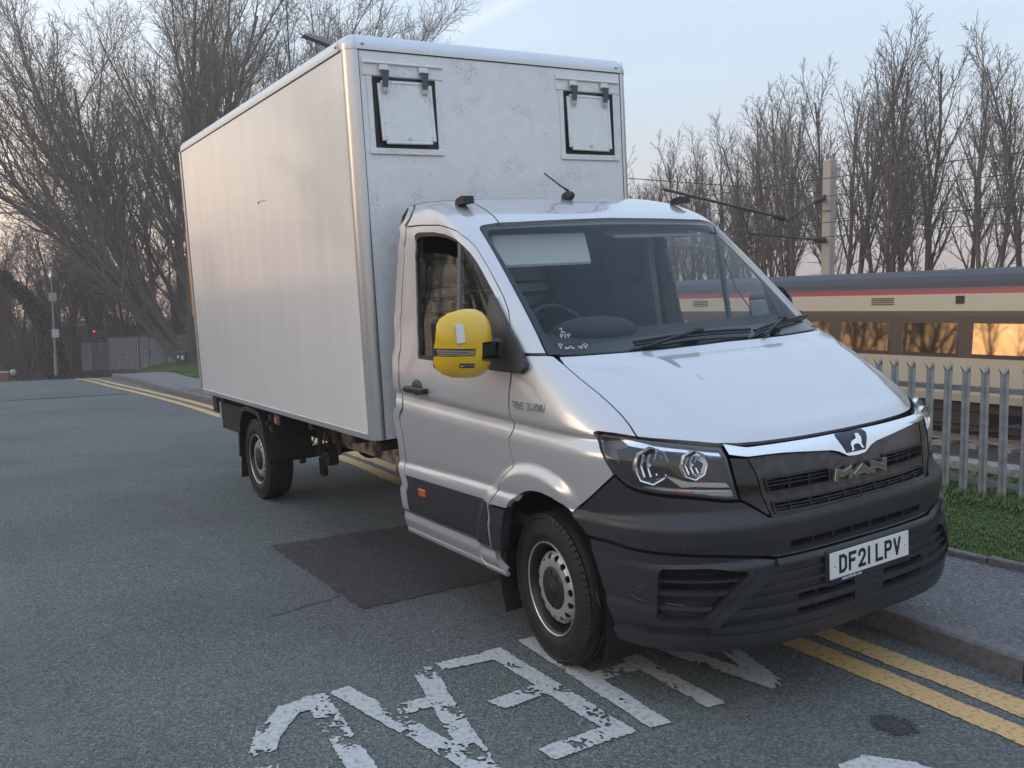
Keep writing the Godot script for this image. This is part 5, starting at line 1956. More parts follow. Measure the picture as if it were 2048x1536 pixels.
func build_fences() -> void:
	var f := thing("palisade_fence", "grey galvanised palisade fence with pointed pales between grass and railway", "fence", Vector3(3.5, 0, 0))
	var pm := pale_mesh(1.16)
	var z := 3.6
	while z > -14.0:
		var o := put_mesh("pale", pm, M.galv, f)
		o.position = Vector3(-.02 + .02 * sin(z), .035 + .012 * sin(z * 3.1), z)
		o.rotation = Vector3(0, -PI / 2, 0) + Vector3(rng.randf_range(-.012, .012), 0, rng.randf_range(-.006, .006))
		z -= .155
	for y in [.26, .98]:
		var r := MB.new()
		r.box(Vector3(.02, y, -5.2), Vector3(.006, .045, 17.8))
		r.box(Vector3(.04, y - .021, -5.2), Vector3(.04, .005, 17.8))
		put("rail", r, M.galv, f)
	z = 2.63
	while z > -14.0:
		var p := MB.new()
		post_i(p, Vector3(.06, -.1, z), 1.24)
		put("post", p, M.galv_dark, f)
		z -= 2.75
	# far fence across the view: end plate, mesh gate, railings, gate, railings
	var a := Vector3(3.3, 0, -49.2)
	var b := Vector3(8.6, 0, -45.9)
	var dir := (b - a).normalized()
	var turn := atan2(-dir.z, dir.x)
	var ff := thing("railing_fence", "long dark grey steel railing fence with gates at the bend of the road", "fence", a, turn)
	var gy := -1.46
	var plate := MB.new()
	plate.box(Vector3(.28, .72 + gy, 0), Vector3(.50, 1.45, .06), .01)
	put("end_plate", plate, M.galv_dark, ff)
	var mg := MB.new()
	mg.box(Vector3(1.0, 1.42 + gy, 0), Vector3(.85, .05, .04))
	mg.box(Vector3(1.0, .10 + gy, 0), Vector3(.85, .05, .04))
	for i in 17:
		mg.box(Vector3(.60 + .05 * i, .75 + gy, 0), Vector3(.026, 1.34, .02))
	put("mesh_gate", mg, M.galv_dark, ff)
	for x in [.56, 1.46, 3.02, 3.58, 4.30, 4.42, 5.1, 5.9]:
		var p := MB.new()
		p.box(Vector3(x, .80 + gy + x * .035, 0), Vector3(.07, 1.75, .07), .006)
		put("post", p, M.galv_dark, ff)
	var bar := MB.new()
	bar.box(Vector3(0, .80, 0), Vector3(.038, 1.64, .018), .004)
	bar.prism(PackedVector2Array([Vector2(-.019, 1.62), Vector2(.019, 1.62), Vector2(0, 1.68)]), .01)
	var bm := bar.mesh()
	var x := 1.54
	while x < 5.9:
		if not (x > 3.6 and x < 4.3):
			var o := put_mesh("railing", bm, M.galv, ff)
			o.position = Vector3(x, gy + x * .035, 0)
		x += .088
	for y in [.22, 1.40]:
		var r := MB.new()
		r.box(Vector3(3.7, y + gy + .13, -.02), Vector3(4.5, .05, .03), .004, Basis(Vector3(0, 0, 1), .035))
		put("rail", r, M.galv_dark, ff)
	var gt := MB.new()
	gt.box(Vector3(3.94, .84 + gy + .13, .02), Vector3(.66, 1.45, .04), .008)
	for i in 4:
		gt.box(Vector3(3.72 + .15 * i, .84 + gy + .13, .045), Vector3(.03, 1.4, .02), .004)
	var gate := put("gate", gt, M.gate_blue, ff)
	var hd := MB.new()
	hd.box(Vector3(3.66, .80 + gy + .13, .06), Vector3(.05, .14, .05), .01)
	put("gate_lock", hd, M.black_plastic, gate)
	# concrete wall end beyond the railings
	var w := thing("concrete_wall", "short grey concrete wall at the right end of the railing fence", "wall", Vector3(9.2, -1.6, -45.6), turn)
	var wm := MB.new()
	wm.box(Vector3(0, 1.05, 0), Vector3(1.7, 2.1, .25), .02)
	put("wall_face", wm, M.concrete, w)
	# green cabinet
	var c := thing("service_cabinet", "small dark green service cabinet with two white labels before the railings", "cabinet", Vector3(7.55, -1.22, -45.6), turn)
	var cm := MB.new()
	cm.box(Vector3(0, .36, 0), Vector3(.52, .72, .3), .015)
	put("casing", cm, M.steel_box, c)
	for i in 6:
		var sp := MB.new()
		sp.box(Vector3(-.22 + .088 * i, .755, .1), Vector3(.045, .04, .03), .006)
		put("guard_tooth", sp, M.galv, c)
	for q in [[-.12, .50, .09, .11], [.10, .46, .10, .19]]:
		var lb := MB.new()
		lb.box(Vector3(q[0], q[1], .152), Vector3(q[2], q[3], .004))
		put("label_plate", lb, M.chalk, c)
	# post with signs
	var p := thing("sign_post", "tall slim grey post with two square signs and a white bell lamp at the bend", "post", Vector3(2.15, -1.66, -49.8))
	var pmb := MB.new()
	pmb.tube([Vector3(0, 0, 0), Vector3(0, 1.1, 0)], .085, 10)
	pmb.tube([Vector3(0, 1.1, 0), Vector3(0, 5.2, 0)], [.055, .045], 10)
	put("pole", pmb, M.lamp_grey, p)
	var s1 := MB.new()
	s1.box(Vector3(.0, 4.06, .07), Vector3(.37, .42, .02), .004)
	put("upper_sign", s1, M.sign_back, p)
	var s2 := MB.new()
	s2.box(Vector3(.05, 2.18, .07), Vector3(.34, .44, .02), .004)
	put("lower_sign", s2, M.alloy, p)
	var bl := MB.new()
	bl.xf = Transform3D(Basis(), Vector3(0, 5.15, .05))
	bl.lathe([Vector2(.14, -.05), Vector2(.12, .08), Vector2(.06, .2), Vector2(.02, .28), Vector2(.001, .3)], 14)
	bl.box(Vector3(-.1, .42, 0), Vector3(.36, .05, .05), .01)
	put("bell_lamp", bl, M.alloy, p)
	# street light behind the truck
	var l := thing("street_light", "grey street light whose head shows over the roof edge of the box", "street light", Vector3(3.75, .05, -14.2))
	var lm := MB.new()
	lm.tube([Vector3(0, 0, 0), Vector3(0, 1.2, 0)], .085, 12)
	lm.tube([Vector3(0, 1.2, 0), Vector3(0, 6.7, 0)], [.06, .04], 12)
	lm.tube([Vector3(0, 6.7, 0), Vector3(-.2, 6.78, 0)], .03, 8)
	put("column", lm, M.lamp_grey, l)
	var hm := MB.new()
	hm.xf = Transform3D(Basis(Vector3(0, 0, 1), -.16), Vector3(-.42, 6.83, -.06))
	hm.prism(PackedVector2Array([Vector2(-.30, -.02), Vector2(.26, -.05), Vector2(.30, .0), Vector2(.10, .055), Vector2(-.28, .015)]), .20)
	hm.box(Vector3(.1, .075, .1), Vector3(.04, .05, .04), .01)
	put("lamp_head", hm, M.lamp_grey, l)
	# low brick wall with pale coping at the far left
	var bw := thing("brick_wall", "low brick wall with white coping at the far left edge of the road", "wall", Vector3(-2.1, -2.12, -52.5), -.10)
	var bwm := MB.new()
	bwm.box(Vector3(0, .28, 0), Vector3(4.4, .5, .22), .01)
	put("brickwork", bwm, M.brick, bw)
	var cop := MB.new()
	cop.box(Vector3(0, .57, 0), Vector3(4.5, .08, .30), .015)
	put("coping", cop, M.coping, bw)
	var st := MB.new()
	st.ball(Vector3(2.45, .55, .05), Vector3(.16, .18, .14), 10)
	put("coping_end", st, M.coping, bw)
	# railway signal: two red lamps
	var sg := thing("railway_signal", "pair of small red signal lamps glowing over the railing fence", "signal", Vector3(5.0, -1.6, -56.0))
	var sm := MB.new()
	sm.tube([Vector3(0, 0, 0), Vector3(0, 1.9, 0)], .04, 8)
	sm.box(Vector3(.0, 2.05, -.05), Vector3(.42, .28, .08), .02)
	put("signal_head", sm, M.black_plastic, sg)
	for s in [-.075, .075]:
		var lp := MB.new()
		lp.ball(Vector3(s, 2.05, .0), Vector3(.048, .048, .03), 10)
		put("signal_lamp", lp, M.signal_red, sg)
	# pale rail of the bridge and brick building far behind the fence
	var br := thing("brick_building", "low brick building with pale eaves seen through trees over the railing fence", "building", Vector3(9.0, -2.0, -72.0), .2)
	var brm := MB.new()
	brm.box(Vector3(0, 1.3, 0), Vector3(11.0, 2.6, 5), .02)
	put("wall", brm, M.brick, br)
	for y in [2.66, 2.98]:
		var ev := MB.new()
		ev.box(Vector3(0, y, .2), Vector3(11.4, .09, 5.2), .02)
		put("eaves_board", ev, M.coping, br)

func build_railway() -> void:
	for k in 2:
		var cx := 14.2 + k * 3.4
		var tr := thing("railway_track", ["nearer railway track, under the passing train", "farther railway track, hidden behind the train"][k], "track", Vector3(cx, -1.0, 0), 0.0, "two railway tracks")
		for s in [-1.0, 1.0]:
			var r := MB.new()
			r.box(Vector3(s * .7525, .11, -12), Vector3(.07, .04, 70), .006)
			r.box(Vector3(s * .7525, .05, -12), Vector3(.02, .1, 70))
			r.box(Vector3(s * .7525, .01, -12), Vector3(.14, .02, 70))
			put("rail", r, M.steel, tr)
		var sl := MB.new()
		sl.box(Vector3(0, -.04, 0), Vector3(2.5, .13, .25), .015)
		var sm := sl.mesh()
		var z := 4.0
		while z > -22.0:
			var o := put_mesh("sleeper", sm, M.concrete, tr)
			o.position = Vector3(0, 0, z)
			z -= .65
	var bal := MB.new()
	ribbon(bal, func(_z): return 11.6, func(_z): return 20.2, func(x, z): return -1.06 + .02 * sin(x * 31.0 + z * 17.0), -50.0, 20.0, .35, 24)
	tag(put("ballast", bal, M.ballast), "brown stone ballast under the railway tracks", "ballast", "", "stuff")
	# third conductor line of cable troughs beside the near track
	var ct := MB.new()
	ct.box(Vector3(10.9, -.98, -8), Vector3(.35, .16, 44), .02)
	tag(put("cable_trough", ct, M.concrete), "concrete cable trough running beside the near railway track", "trough")
	# train carriage
	var t := thing("train_carriage", "cream and grey railway carriage with a red stripe passing behind the fence", "train", Vector3(14.4, -.85, -8.0))
	var z0 := -12.5
	var z1 := 12.5
	# body side profile: x half width against height over the rail
	var prof := [[1.36, .66], [1.395, .80], [1.40, 1.2], [1.40, 1.48], [1.40, 2.26], [1.395, 2.36], [1.375, 2.68], [1.365, 2.74], [1.355, 2.80], [1.32, 2.90], [1.18, 3.03], [.85, 3.13], [.40, 3.18], [0.0, 3.19]]
	var mats := [M.train_cream, M.train_cream, M.train_cream, M.train_brown, M.train_brown, M.train_cream, M.train_red, M.train_plum, M.train_roof, M.train_roof, M.train_roof, M.train_roof, M.train_roof]
	var names := ["lower_panel", "lower_panel", "lower_panel", "window_band", "window_band", "upper_panel", "red_stripe", "plum_stripe", "roof", "roof", "roof", "roof", "roof"]
	var bands := {}
	var holes := []
	var wz := []
	var zz := 10.9
	while zz > -11.5:
		wz.append(zz)
		zz -= 1.46
	for i in prof.size() - 1:
		var mb: MB = bands.get(names[i], MB.new())
		bands[names[i]] = mb
		for s in [-1.0, 1.0]:
			var d := Vector2(prof[i + 1][0] - prof[i][0], prof[i + 1][1] - prof[i][1])
			var nn := Vector3(s * d.y, -d.x, 0).normalized()
			var cuts := [z0, z1]
			for c in cuts.size() - 1:
				var q := [mb.vert(Vector3(s * prof[i][0], prof[i][1], cuts[c]), nn), mb.vert(Vector3(s * prof[i][0], prof[i][1], cuts[c + 1]), nn), mb.vert(Vector3(s * prof[i + 1][0], prof[i + 1][1], cuts[c + 1]), nn), mb.vert(Vector3(s * prof[i + 1][0], prof[i + 1][1], cuts[c]), nn)]
				mb.tri_i(q[0], q[1], q[2])
				mb.tri_i(q[0], q[2], q[3])
	for key in bands:
		put(key, bands[key], mats[names.find(key)], t)
	var ends := MB.new()
	ends.box(Vector3(0, 1.9, z0 + .05), Vector3(2.7, 2.45, .1), .03)
	ends.box(Vector3(0, 1.9, z1 - .05), Vector3(2.7, 2.45, .1), .03)
	put("end_wall", ends, M.train_roof, t)
	# windows stand 2 mm proud in thin dark surrounds
	var wm := MB.new()
	wm.box(Vector3.ZERO, Vector3(.010, .66, 1.14), .004)
	var wmesh := wm.mesh()
	var fm := MB.new()
	fm.box(Vector3(.004, 0, 0), Vector3(.012, .72, 1.20), .006)
	var fmesh := fm.mesh()
	for s in [-1.0, 1.0]:
		for k in wz.size():
			var fo := put_mesh("window", fmesh, M.train_brown, t)
			fo.position = Vector3(s * 1.402, 1.885, wz[k])
			var wo := put_mesh("pane", wmesh, M.train_glass_sunset, fo)
			wo.position = Vector3(s * .010, 0, 0)
			wo.rotation.z = s * .04
			fo.rotation.z = s * .03
	for q in [[-.38, 2.56], [4.5, 2.56], [-5.6, 2.56], [9.2, 2.56]]:
		var vt := MB.new()
		for i in 4:
			vt.box(Vector3(-1.392, q[1] + .05 - i * .04, q[0]), Vector3(.02, .016, .52), .004)
		put("vent_grille", vt, M.train_under, t)
	for zq in [1.28, 6.6, -7.4]:
		var vt := MB.new()
		vt.box(Vector3(-1.392, 2.57, zq), Vector3(.02, .15, .17), .006)
		put("roof_hatch", vt, M.train_under, t)
	var un := MB.new()
	un.box(Vector3(0, .55, 0), Vector3(2.4, .2, 24.4), .02)
	for zq in [-4.2, -1.6, 1.0, 3.6]:
		un.box(Vector3(0, .38, zq), Vector3(2.3, .44, 1.5), .05)
	put("underframe", un, M.train_under, t)
	for zq in [-8.5, 8.5]:
		var bg := MB.new()
		bg.box(Vector3(-1.1, .45, zq), Vector3(.2, .25, 3.0), .04)
		bg.box(Vector3(1.1, .45, zq), Vector3(.2, .25, 3.0), .04)
		bg.box(Vector3(0, .45, zq), Vector3(2.0, .2, .6), .04)
		var bo := put("bogie", bg, M.train_under, t)
		for dz in [-1.25, 1.25]:
			for s in [-1.0, 1.0]:
				var wl := MB.new()
				wl.xf = Transform3D(Basis(Vector3(0, 0, 1), PI / 2), Vector3(s * .78, .44, zq + dz))
				wl.lathe([Vector2(.02, -.06), Vector2(.44, -.06), Vector2(.44, .06), Vector2(.02, .06)], 24)
				put("wheel", wl, M.steel, bo)
	# mast with two cantilever arms reaching over the tracks
	var m := thing("overhead_line_mast", "pale concrete railway mast with insulated arms over the train", "mast", Vector3(19.05, -1.0, -14.6))
	var mm := MB.new()
	mm.box(Vector3(0, 3.4, 0), Vector3(.26, 6.9, .30), .02)
	put("column", mm, M.mast, m)
	var top := MB.new()
	top.box(Vector3(-.16, 6.1, .05), Vector3(.09, 1.45, .28), .015)
	put("top_box", top, M.mast, m)
	var arms := MB.new()
	arms.tube([Vector3(-.4, 5.72, 0), Vector3(-1.7, 5.05, 0), Vector3(-4.6, 4.75, 0)].slice(0, 2), .035, 8)
	arms.tube([Vector3(-.4, 5.72, 0), Vector3(-3.2, 4.35, 0)], .03, 8)
	arms.tube([Vector3(-.55, 4.53, 0), Vector3(-3.3, 4.62, 0)], .03, 8)
	arms.tube([Vector3(-2.2, 5.12, 0), Vector3(-6.4, 5.62, 0)], .04, 8)
	arms.tube([Vector3(-3.2, 4.35, 0), Vector3(-3.6, 5.28, 0)], .02, 6)
	arms.tube([Vector3(-3.0, 4.6, 0), Vector3(-3.9, 4.35, 0)], .02, 6)
	put("cantilever_arm", arms, M.wire, m)
	for q in [[Vector3(-.14, 5.78, 0), Vector3(-.62, 5.60, 0)], [Vector3(-.14, 4.52, 0), Vector3(-.60, 4.53, 0)], [Vector3(-1.9, 5.08, 0), Vector3(-2.3, 5.13, 0)]]:
		var ins := MB.new()
		var pts := []
		var rad := []
		for i in 13:
			pts.append((q[0] as Vector3).lerp(q[1], i / 12.0))
			rad.append(.09 if i % 2 == 1 else .045)
		ins.tube(pts, rad, 10)
		put("insulator", ins, M.ceramic, m)
	var wires := [[14.2, 3.55, "lower wire over the near track"], [14.2, 4.55, "upper wire over the near track"], [17.5, 3.5, "lower wire over the far track"], [17.5, 4.6, "upper wire over the far track"], [19.3, 4.15, "thin wire fixed to the face of the mast"]]
	for w in wires:
		var wi := MB.new()
		var pts := []
		for i in 25:
			var z := lerpf(-70, 26, i / 24.0)
			pts.append(Vector3(0, .25 * pow(sin((z + 14.6) / 48.0 * PI), 2.0) * (-1.0), z))
		wi.tube(pts, .011, 5)
		var o := thing("overhead_wire", w[2] + ", thin and dark before the sky", "wire", Vector3(w[0], w[1], 0), 0.0, "railway overhead wires")
		put("strand", wi, M.wire, o)
	var gw := MB.new()
	gw.tube([Vector3(8.0, 6.6, -22.0), Vector3(13.0, 5.4, -18.0), Vector3(19.0, 4.9, -14.6)], .012, 5)
	tag(put("stay_wire", gw, M.wire), "thin stay wire slanting down from behind the box to the mast", "wire")

# ---------------------------------------------------------------- trees
class Plant:
	var wood := MB.new()
	var twigs := MB.new()
	var r := RandomNumberGenerator.new()
	var up := 0.12
	var wiggle := 0.16
	var levels := 3
	var counts := [10, 8, 6, 4]
	var ratio := [0.5, 0.45, 0.5, 0.5]
	var angle := [0.6, 0.7, 0.7, 0.8]
	var start := [0.25, 0.15, 0.1, 0.1]
	var thin := 0.007
	var split := 2

	func grow(p: Vector3, d: Vector3, length: float, radius: float, level: int) -> void:
		var parts := 7 if level == 0 else (5 if level == 1 else (4 if level == 2 else (3 if level == 3 else 2)))
		var pts: Array = [p]
		var dirs: Array = [d]
		var step := length / parts
		for i in parts:
			d = (d + Vector3(r.randf_range(-1, 1), r.randf_range(-1, 1), r.randf_range(-1, 1)) * wiggle + Vector3.UP * up * (1.0 if level < 3 else .4)).normalized()
			p += d * step
			pts.append(p)
			dirs.append(d)
		var mb := wood if level < split else twigs
		var tip := maxf(radius * .25, thin * .6)
		for i in parts:
			mb.stick(pts[i], pts[i + 1], maxf(lerpf(radius, tip, float(i) / parts), thin * .6), maxf(lerpf(radius, tip, float(i + 1) / parts), thin * .6), 7 if level == 0 else (5 if level == 1 else 3))
		if level >= levels:
			return
		var n: int = counts[level]
		var spin := r.randf() * TAU
		for k in n:
			var f: float = lerpf(start[level], 0.98, (k + r.randf() * .8) / n)
			var i := mini(int(f * parts), parts - 1)
			var q: Vector3 = (pts[i] as Vector3).lerp(pts[i + 1], f * parts - i)
			var dd: Vector3 = dirs[i + 1]
			spin += 2.4 + r.randf_range(-.4, .4)
			var side := dd.cross(Vector3(.3, .2, .9)).normalized().rotated(dd, spin)
			var a: float = angle[level] * r.randf_range(.7, 1.3)
			var nd := (dd * cos(a) + side * sin(a)).normalized()
			var l: float = length * ratio[level] * r.randf_range(.65, 1.15) * (1.15 - .55 * f)
			grow(q, nd, l, maxf(lerpf(radius, tip, f) * .62, thin), level + 1)

func plant(src: Plant, called: String, label: String, at3: Vector3, m1: Material, m2: Material, group := "") -> Node3D:
	var o := thing(called, label, "tree", at3, 0.0, group)
	put("trunk", src.wood, m1, o)
	var c := put("crown", src.twigs, m2, o)
	c.set_meta("kind", "stuff")
	return o

func slim(sd: int, h: float) -> Plant:
	var t := Plant.new()
	t.r.seed = sd
	t.up = .11
	t.wiggle = .10
	t.levels = 3
	t.counts = [15, 8, 5]
	t.ratio = [.36, .45, .5]
	t.angle = [.46, .6, .7]
	t.start = [.26, .15, .12]
	t.thin = .011
	var lean := Vector3(t.r.randf_range(-.08, .08), 1, t.r.randf_range(-.08, .08)).normalized()
	t.grow(Vector3.ZERO, lean, h, h * .0125, 0)
	if sd % 2 == 0:
		t.counts = [11, 6, 4]
		t.grow(Vector3(.1, 0, .1), Vector3(t.r.randf_range(-.3, .3), 1, t.r.randf_range(-.3, .3)).normalized(), h * .78, h * .0075, 0)
	return t

func build_trees() -> void:
	# row behind the railway
	var kinds: Array = []
	for i in 6:
		kinds.append(slim(11 + i, 10.0))
	var protos: Array = []
	var rights: Array = []
	var n := 84
	for i in n:
		var z := lerpf(-42.0, 6.0, (i + rng.randf_range(-.3, .3)) / n)
		var x := 24.5 + rng.randf_range(-1.2, 4.5) + maxf(0.0, -z - 22.0) * .22
		rights.append([z, x, rng.randf_range(.72, .98) * (1.0 + .006 * (z + 20.0))])
	var words := ["first", "second", "third", "fourth", "fifth", "sixth", "seventh", "eighth", "ninth", "tenth", "eleventh", "twelfth", "thirteenth", "fourteenth", "fifteenth", "sixteenth", "seventeenth", "eighteenth", "nineteenth", "twentieth", "twenty-first", "twenty-second", "twenty-third", "twenty-fourth", "twenty-fifth", "twenty-sixth", "twenty-seventh", "twenty-eighth", "twenty-ninth", "thirtieth", "thirty-first", "thirty-second", "thirty-third", "thirty-fourth", "thirty-fifth", "thirty-sixth", "thirty-seventh", "thirty-eighth", "thirty-ninth", "fortieth"]
	for w in ["forty", "fifty"]:
		for k in ["first", "second", "third", "fourth", "fifth", "sixth", "seventh", "eighth", "ninth"]:
			words.append(w + "-" + k)
	# two trees on one spot would merge into one bush
	rights.sort_custom(func(a, b): return a[0] < b[0])
	var beyond := 0
	var before := 0
	for q in rights:
		if q[0] < -17.0: beyond += 1
	for i in n:
		var q: Array = rights[i]
		var lab := ""
		if i < beyond:
			lab = "slim bare tree behind the railway, %s from the mast towards the truck" % words[mini(beyond - 1 - i, 57)]
		else:
			lab = "slim bare tree behind the railway, %s from the mast away from the truck" % words[mini(i - beyond, 57)]
		var k := i % 6
		var at3 := Vector3(q[1], land_y(q[1], q[0]), q[0])
		if protos.size() <= k:
			var o := plant(kinds[k], "bare_tree", lab, at3, M.bark, M.twig if k != 3 else M.twig_pale, "bare trees behind the railway")
			o.scale = Vector3.ONE * q[2]
			protos.append(o)
		else:
			var o := dup(protos[k], "bare_tree", lab, at3, rng.randf() * TAU, Vector3(q[2] * .95, q[2], q[2] * .95), "bare trees behind the railway")
			o.set_meta("category", "tree")
	# brush along the far bank
	var br := Plant.new()
	br.r.seed = 77
	br.up = .05
	br.levels = 2
	br.counts = [7, 5]
	br.ratio = [.6, .5]
	br.thin = .007
	for i in 5:
		br.grow(Vector3(br.r.randf_range(-.5, .5), 0, br.r.randf_range(-.5, .5)), Vector3(br.r.randf_range(-.6, .6), 1, br.r.randf_range(-.6, .6)).normalized(), 1.7, .012, 0)
	var bm := MB.new()
	for s in [br.wood, br.twigs]:
		var i0 := bm.v.size()
		bm.v.append_array(s.v); bm.n.append_array(s.n)
		for i in s.ix: bm.ix.append(i + i0)
	var bmesh := bm.mesh()
	var spots: Array = []
	for i in 260:
		var z := rng.randf_range(-48, 8)
		var x := rng.randf_range(22.0, 31.0)
		spots.append(Transform3D(Basis(Vector3.UP, rng.randf() * TAU).scaled(Vector3.ONE * rng.randf_range(.6, 1.5)), Vector3(x, land_y(x, z), z)))
	scatter("undergrowth", "brown leafless undergrowth on the bank behind the railway", bmesh, M.scrub, spots)
	# the large willow with many limbs
	var w := Plant.new()
	w.r.seed = 5
	w.up = .075
	w.wiggle = .13
	w.levels = 4
	w.counts = [13, 10, 7, 4]
	w.ratio = [.58, .52, .50, .55]
	w.angle = [.42, .50, .55, .7]
	w.start = [.14, .10, .10, .08]
	w.thin = .010
	w.split = 2
	var base := Vector3(8.4, -1.3, -46.5)
	var side := Vector3(.845, 0, .535)
	var deep := Vector3(.533, 0, -.842)
	var limbs := [[-1.15, .1, 14.0], [-.88, -.3, 15.5], [-.66, .3, 16.5], [-.46, -.1, 17.0], [-.26, .35, 17.5], [-.06, -.25, 18.0], [.14, .2, 18.0], [.34, -.1, 18.0], [.55, .3, 18.0], [.78, -.2, 18.0], [1.0, .1, 17.0]]
	for l in limbs:
		var d := (Vector3.UP + side * (l[0] as float) + deep * (l[1] as float)).normalized()
		w.grow(side * (l[0] as float) * .35 + deep * (l[1] as float) * .5, d, l[2], .26, 0)
	var bt := thing("large_tree", "huge many-limbed bare tree rising behind the box of the truck", "tree", base)
	var stump := MB.new()
	stump.tube([Vector3(0, -.3, 0), Vector3(0, .15, 0), Vector3(-.1, .8, 0), Vector3(-.3, 1.6, 0)], [.95, .62, .5, .42], 12)
	put("stump", stump, M.bark, bt)
	put("trunk", w.wood, M.bark, bt)
	put("crown", w.twigs, M.bud, bt).set_meta("kind", "stuff")
	# medium trees round the bend
	var mids: Array = []
	for k in 3:
		var t := Plant.new()
		t.r.seed = 31 + k
		t.up = .09
		t.wiggle = .15
		t.levels = 4
		t.counts = [8, 8, 6, 4]
		t.ratio = [.55, .5, .5, .55]
		t.angle = [.5, .55, .6, .7]
		t.start = [.25, .12, .1, .1]
		t.thin = .012
		for j in 3:
			t.grow(Vector3(t.r.randf_range(-.3, .3), 0, t.r.randf_range(-.3, .3)), Vector3(t.r.randf_range(-.4, .4), 1, t.r.randf_range(-.4, .4)).normalized(), 9.0 - j, .14, 0)
		mids.append(t)
	var where := [
		[-3.2, -56.0, .95, "dark bare tree at the far left, leaning over the brick wall"], [-.6, -57.0, .85, "bare tree just right of the brick wall's white coping"], [1.2, -55.0, .8, "bare tree with a forked trunk left of the sign post"],
		[3.4, -54.5, .95, "bare tree directly behind the sign post's right side"], [4.8, -55.5, 1.05, "bare tree behind the left end plate of the railing fence"], [6.2, -57.0, .9, "bare tree behind the middle of the railing fence"],
		[7.6, -58.0, .8, "bare tree behind the blue gate of the railing fence"], [9.6, -58.5, .9, "bare tree behind the green service cabinet"], [11.5, -56.0, 1.0, "bare tree behind the concrete wall end"],
		[-5.0, -60.0, 1.0, "bare tree cut by the left border of the view"], [14.0, -60.0, 1.05, "bare tree hidden mostly behind the truck's box"]]
	var mp: Array = []
	for i in where.size():
		var q: Array = where[i]
		var at3 := Vector3(q[0], road_y(q[1]) + .05, q[1])
		var k := i % 3
		if mp.size() <= k:
			var o := plant(mids[k], "bend_tree", q[3], at3, M.bark, M.twig, "bare trees round the bend")
			o.scale = Vector3.ONE * q[2]
			mp.append(o)
		else:
			var o := dup(mp[k], "bend_tree", q[3], at3, rng.randf() * TAU, Vector3.ONE * (q[2] as float), "bare trees round the bend")
			o.set_meta("category", "tree")
	# ivy-clad trunk
	var iv := thing("ivy_trunk", "leaning tree trunk thickly clad in dark ivy behind the sign post", "tree", Vector3(2.6, -1.75, -53.5))
	var im := MB.new()
	im.tube([Vector3(0, 0, 0), Vector3(-.3, 2.0, 0), Vector3(-1.2, 4.0, 0), Vector3(-2.6, 5.4, 0)], [.32, .26, .2, .12], 9)
	put("trunk", im, M.bark, iv)
	var lf := MB.new()
	var q4 := [lf.vert(Vector3(-.05, 0, 0), Vector3(0, .3, 1)), lf.vert(Vector3(0, .07, .02), Vector3(0, .3, 1)), lf.vert(Vector3(.05, 0, 0), Vector3(0, .3, 1)), lf.vert(Vector3(0, -.09, 0), Vector3(0, .3, 1))]
	lf.tri_i(q4[0], q4[1], q4[2])
	lf.tri_i(q4[0], q4[2], q4[3])
	var ls: Array = []
	var pp := [Vector3(0, -.1, 0), Vector3(-.3, 2.0, 0), Vector3(-1.2, 4.0, 0), Vector3(-2.6, 5.4, 0)]
	for i in 5200:
		var f := rng.randf() * 2.95
		var j := int(f)
		var c: Vector3 = (pp[j] as Vector3).lerp(pp[j + 1], f - j)
		var o := Vector3(rng.randfn(), rng.randfn() * .7, rng.randfn()).normalized() * rng.randf_range(.25, .62) * (1.1 - f * .15)
		ls.append(Transform3D(Basis.from_euler(Vector3(rng.randf_range(-1, 1), rng.randf() * TAU, rng.randf_range(-1, 1))).scaled(Vector3.ONE * rng.randf_range(.8, 1.6)), c + o))
	scatter("ivy", "", lf.mesh(), M.ivy, ls, "stuff", iv)
	# thicket and far wood as one mass
	spots = []
	for i in 240:
		var z := rng.randf_range(-78, -53)
		var x := rng.randf_range(-9, 24)
		spots.append(Transform3D(Basis(Vector3.UP, rng.randf() * TAU).scaled(Vector3.ONE * rng.randf_range(.9, 2.2)), Vector3(x, road_y(z) - .1, z)))
	scatter("thicket", "brown leafless thicket in the dip beyond the bend", bmesh, M.scrub, spots)
	spots = []
	var wt: Plant = slim(97, 8.0)
	var wm := MB.new()
	for s in [wt.wood, wt.twigs]:
		var i0 := wm.v.size()
		wm.v.append_array(s.v); wm.n.append_array(s.n)
		for i in s.ix: wm.ix.append(i + i0)
	for i in 90:
		var z := rng.randf_range(-130, -66)
		var x := rng.randf_range(-22, 60)
		spots.append(Transform3D(Basis(Vector3.UP, rng.randf() * TAU).scaled(Vector3.ONE * rng.randf_range(.6, 1.1)), Vector3(x, -3.0, z)))
	scatter("far_wood", "distant brown wood closing the view beyond the road", wm.mesh(), M.scrub, spots)
	# the other side of the road, mirrored in the truck's paint and glass
	var shed := thing("flat_roofed_building", "low flat-roofed building across the road, mirrored in the driver's window", "building", Vector3(-17.0, 0, -4.0))
	var sm := MB.new()
	sm.box(Vector3(-2.5, 1.35, 0), Vector3(5, 2.7, 26), .02)
	put("wall", sm, M.shed_wall, shed)
	var fa := MB.new()
	fa.box(Vector3(-2.5, 2.85, 0), Vector3(5.3, .35, 26.4), .03)
	put("roof_edge", fa, M.render, shed)
	var pp2 := MB.new()
	pp2.box(Vector3(.08, 1.3, 4.0), Vector3(.14, 2.6, .3), .02)
	pp2.box(Vector3(.08, 1.3, -1.0), Vector3(.14, 2.6, .3), .02)
	put("pilaster", pp2, M.render, shed)
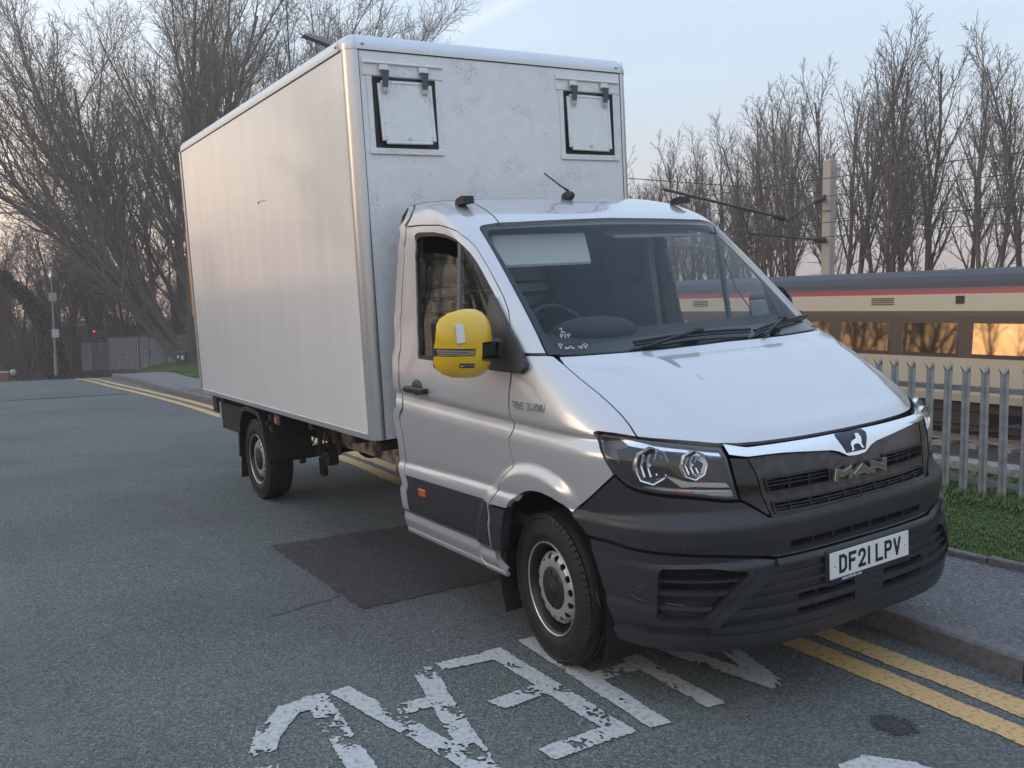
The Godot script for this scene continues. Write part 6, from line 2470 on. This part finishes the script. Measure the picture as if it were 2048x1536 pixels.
	for i in 16:
		var z := -64.0 + i * 5.0
		var o := dup(protos[i % 6], "roadside_tree", "bare tree across the road behind the flat-roofed building, %s in its row" % words[i], Vector3(-25.0 - 2.0 * (i % 3), 0, z), rng.randf() * TAU, Vector3.ONE * rng.randf_range(.9, 1.15), "bare trees behind the flat-roofed building")
		o.set_meta("category", "tree")
	for i in 5:
		var o := dup(mp[i % 3], "roadside_tree", "thick-trunked bare tree across the road, %s from the far end, mirrored in the train windows" % words[i], Vector3(-20.0 - 3.0 * (i % 2), -.4, -44.0 + i * 7.5), rng.randf() * TAU, Vector3.ONE * 1.25, "thick-trunked trees across the road")
		o.set_meta("category", "tree")

# ---------------------------------------------------------------- sky and camera
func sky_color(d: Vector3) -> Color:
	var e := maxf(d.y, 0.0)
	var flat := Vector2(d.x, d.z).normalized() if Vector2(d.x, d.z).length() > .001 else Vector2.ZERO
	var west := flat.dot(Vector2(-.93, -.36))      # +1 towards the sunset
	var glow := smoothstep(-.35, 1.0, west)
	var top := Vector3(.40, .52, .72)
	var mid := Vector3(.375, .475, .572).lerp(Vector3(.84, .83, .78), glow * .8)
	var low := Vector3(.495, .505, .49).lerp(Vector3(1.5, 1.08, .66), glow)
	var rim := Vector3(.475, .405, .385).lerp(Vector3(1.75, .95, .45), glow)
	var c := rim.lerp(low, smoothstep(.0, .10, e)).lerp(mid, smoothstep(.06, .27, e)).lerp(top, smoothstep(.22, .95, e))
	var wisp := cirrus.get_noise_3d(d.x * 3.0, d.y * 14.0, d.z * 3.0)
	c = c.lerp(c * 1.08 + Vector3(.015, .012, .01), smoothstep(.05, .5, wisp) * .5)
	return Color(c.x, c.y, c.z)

var cirrus: FastNoiseLite

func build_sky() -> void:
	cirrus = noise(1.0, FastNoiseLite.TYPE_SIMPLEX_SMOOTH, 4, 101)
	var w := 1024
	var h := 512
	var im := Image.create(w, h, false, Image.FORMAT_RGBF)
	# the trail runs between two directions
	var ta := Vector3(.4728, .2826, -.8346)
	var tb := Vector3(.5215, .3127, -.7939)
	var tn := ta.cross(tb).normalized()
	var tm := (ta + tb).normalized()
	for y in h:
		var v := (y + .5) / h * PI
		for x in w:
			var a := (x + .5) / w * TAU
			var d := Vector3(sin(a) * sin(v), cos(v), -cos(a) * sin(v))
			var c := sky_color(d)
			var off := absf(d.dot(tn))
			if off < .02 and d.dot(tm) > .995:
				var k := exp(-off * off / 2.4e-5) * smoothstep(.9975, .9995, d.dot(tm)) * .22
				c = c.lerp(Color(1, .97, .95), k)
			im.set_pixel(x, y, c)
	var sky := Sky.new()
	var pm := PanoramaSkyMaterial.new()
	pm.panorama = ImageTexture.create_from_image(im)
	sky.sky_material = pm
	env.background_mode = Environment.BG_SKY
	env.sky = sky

var env: Environment
var cam: Camera3D

func _ready() -> void:
	rng.seed = 4
	cam = Camera3D.new()
	cam.name = "camera"
	cam.fov = 45.323
	cam.near = 0.05
	cam.far = 1200.0
	cam.transform = Transform3D(Basis(Vector3(.84474, -.00849, .53512), Vector3(.05144, .99653, -.06539), Vector3(-.53271, .08276, .84224)).orthonormalized(), Vector3(-3.35424, 1.64305, 3.41196))
	cam.current = true
	add_child(cam)
	env = Environment.new()
	env.tonemap_mode = Environment.TONE_MAPPER_LINEAR
	env.tonemap_exposure = 1.9
	env.background_energy_multiplier = 1.0
	env.sdfgi_enabled = true
	env.ssao_enabled = true
	env.ssil_enabled = true
	env.fog_enabled = true
	env.fog_density = 0.003
	env.fog_light_color = Color(.86, .80, .78)
	build_sky()
	var we := WorldEnvironment.new()
	we.name = "world_environment"
	we.environment = env
	add_child(we)
	var sun := DirectionalLight3D.new()
	sun.name = "sun"
	sun.light_color = Color(1.0, .86, .70)
	sun.light_energy = 0.18
	sun.light_angular_distance = 25.0
	sun.shadow_enabled = true
	add_child(sun)
	sun.look_at_from_position(Vector3(-.93, .20, -.36), Vector3.ZERO)
	make_materials()
	build_ground()
	build_truck()
	build_fences()
	build_railway()
	build_trees()
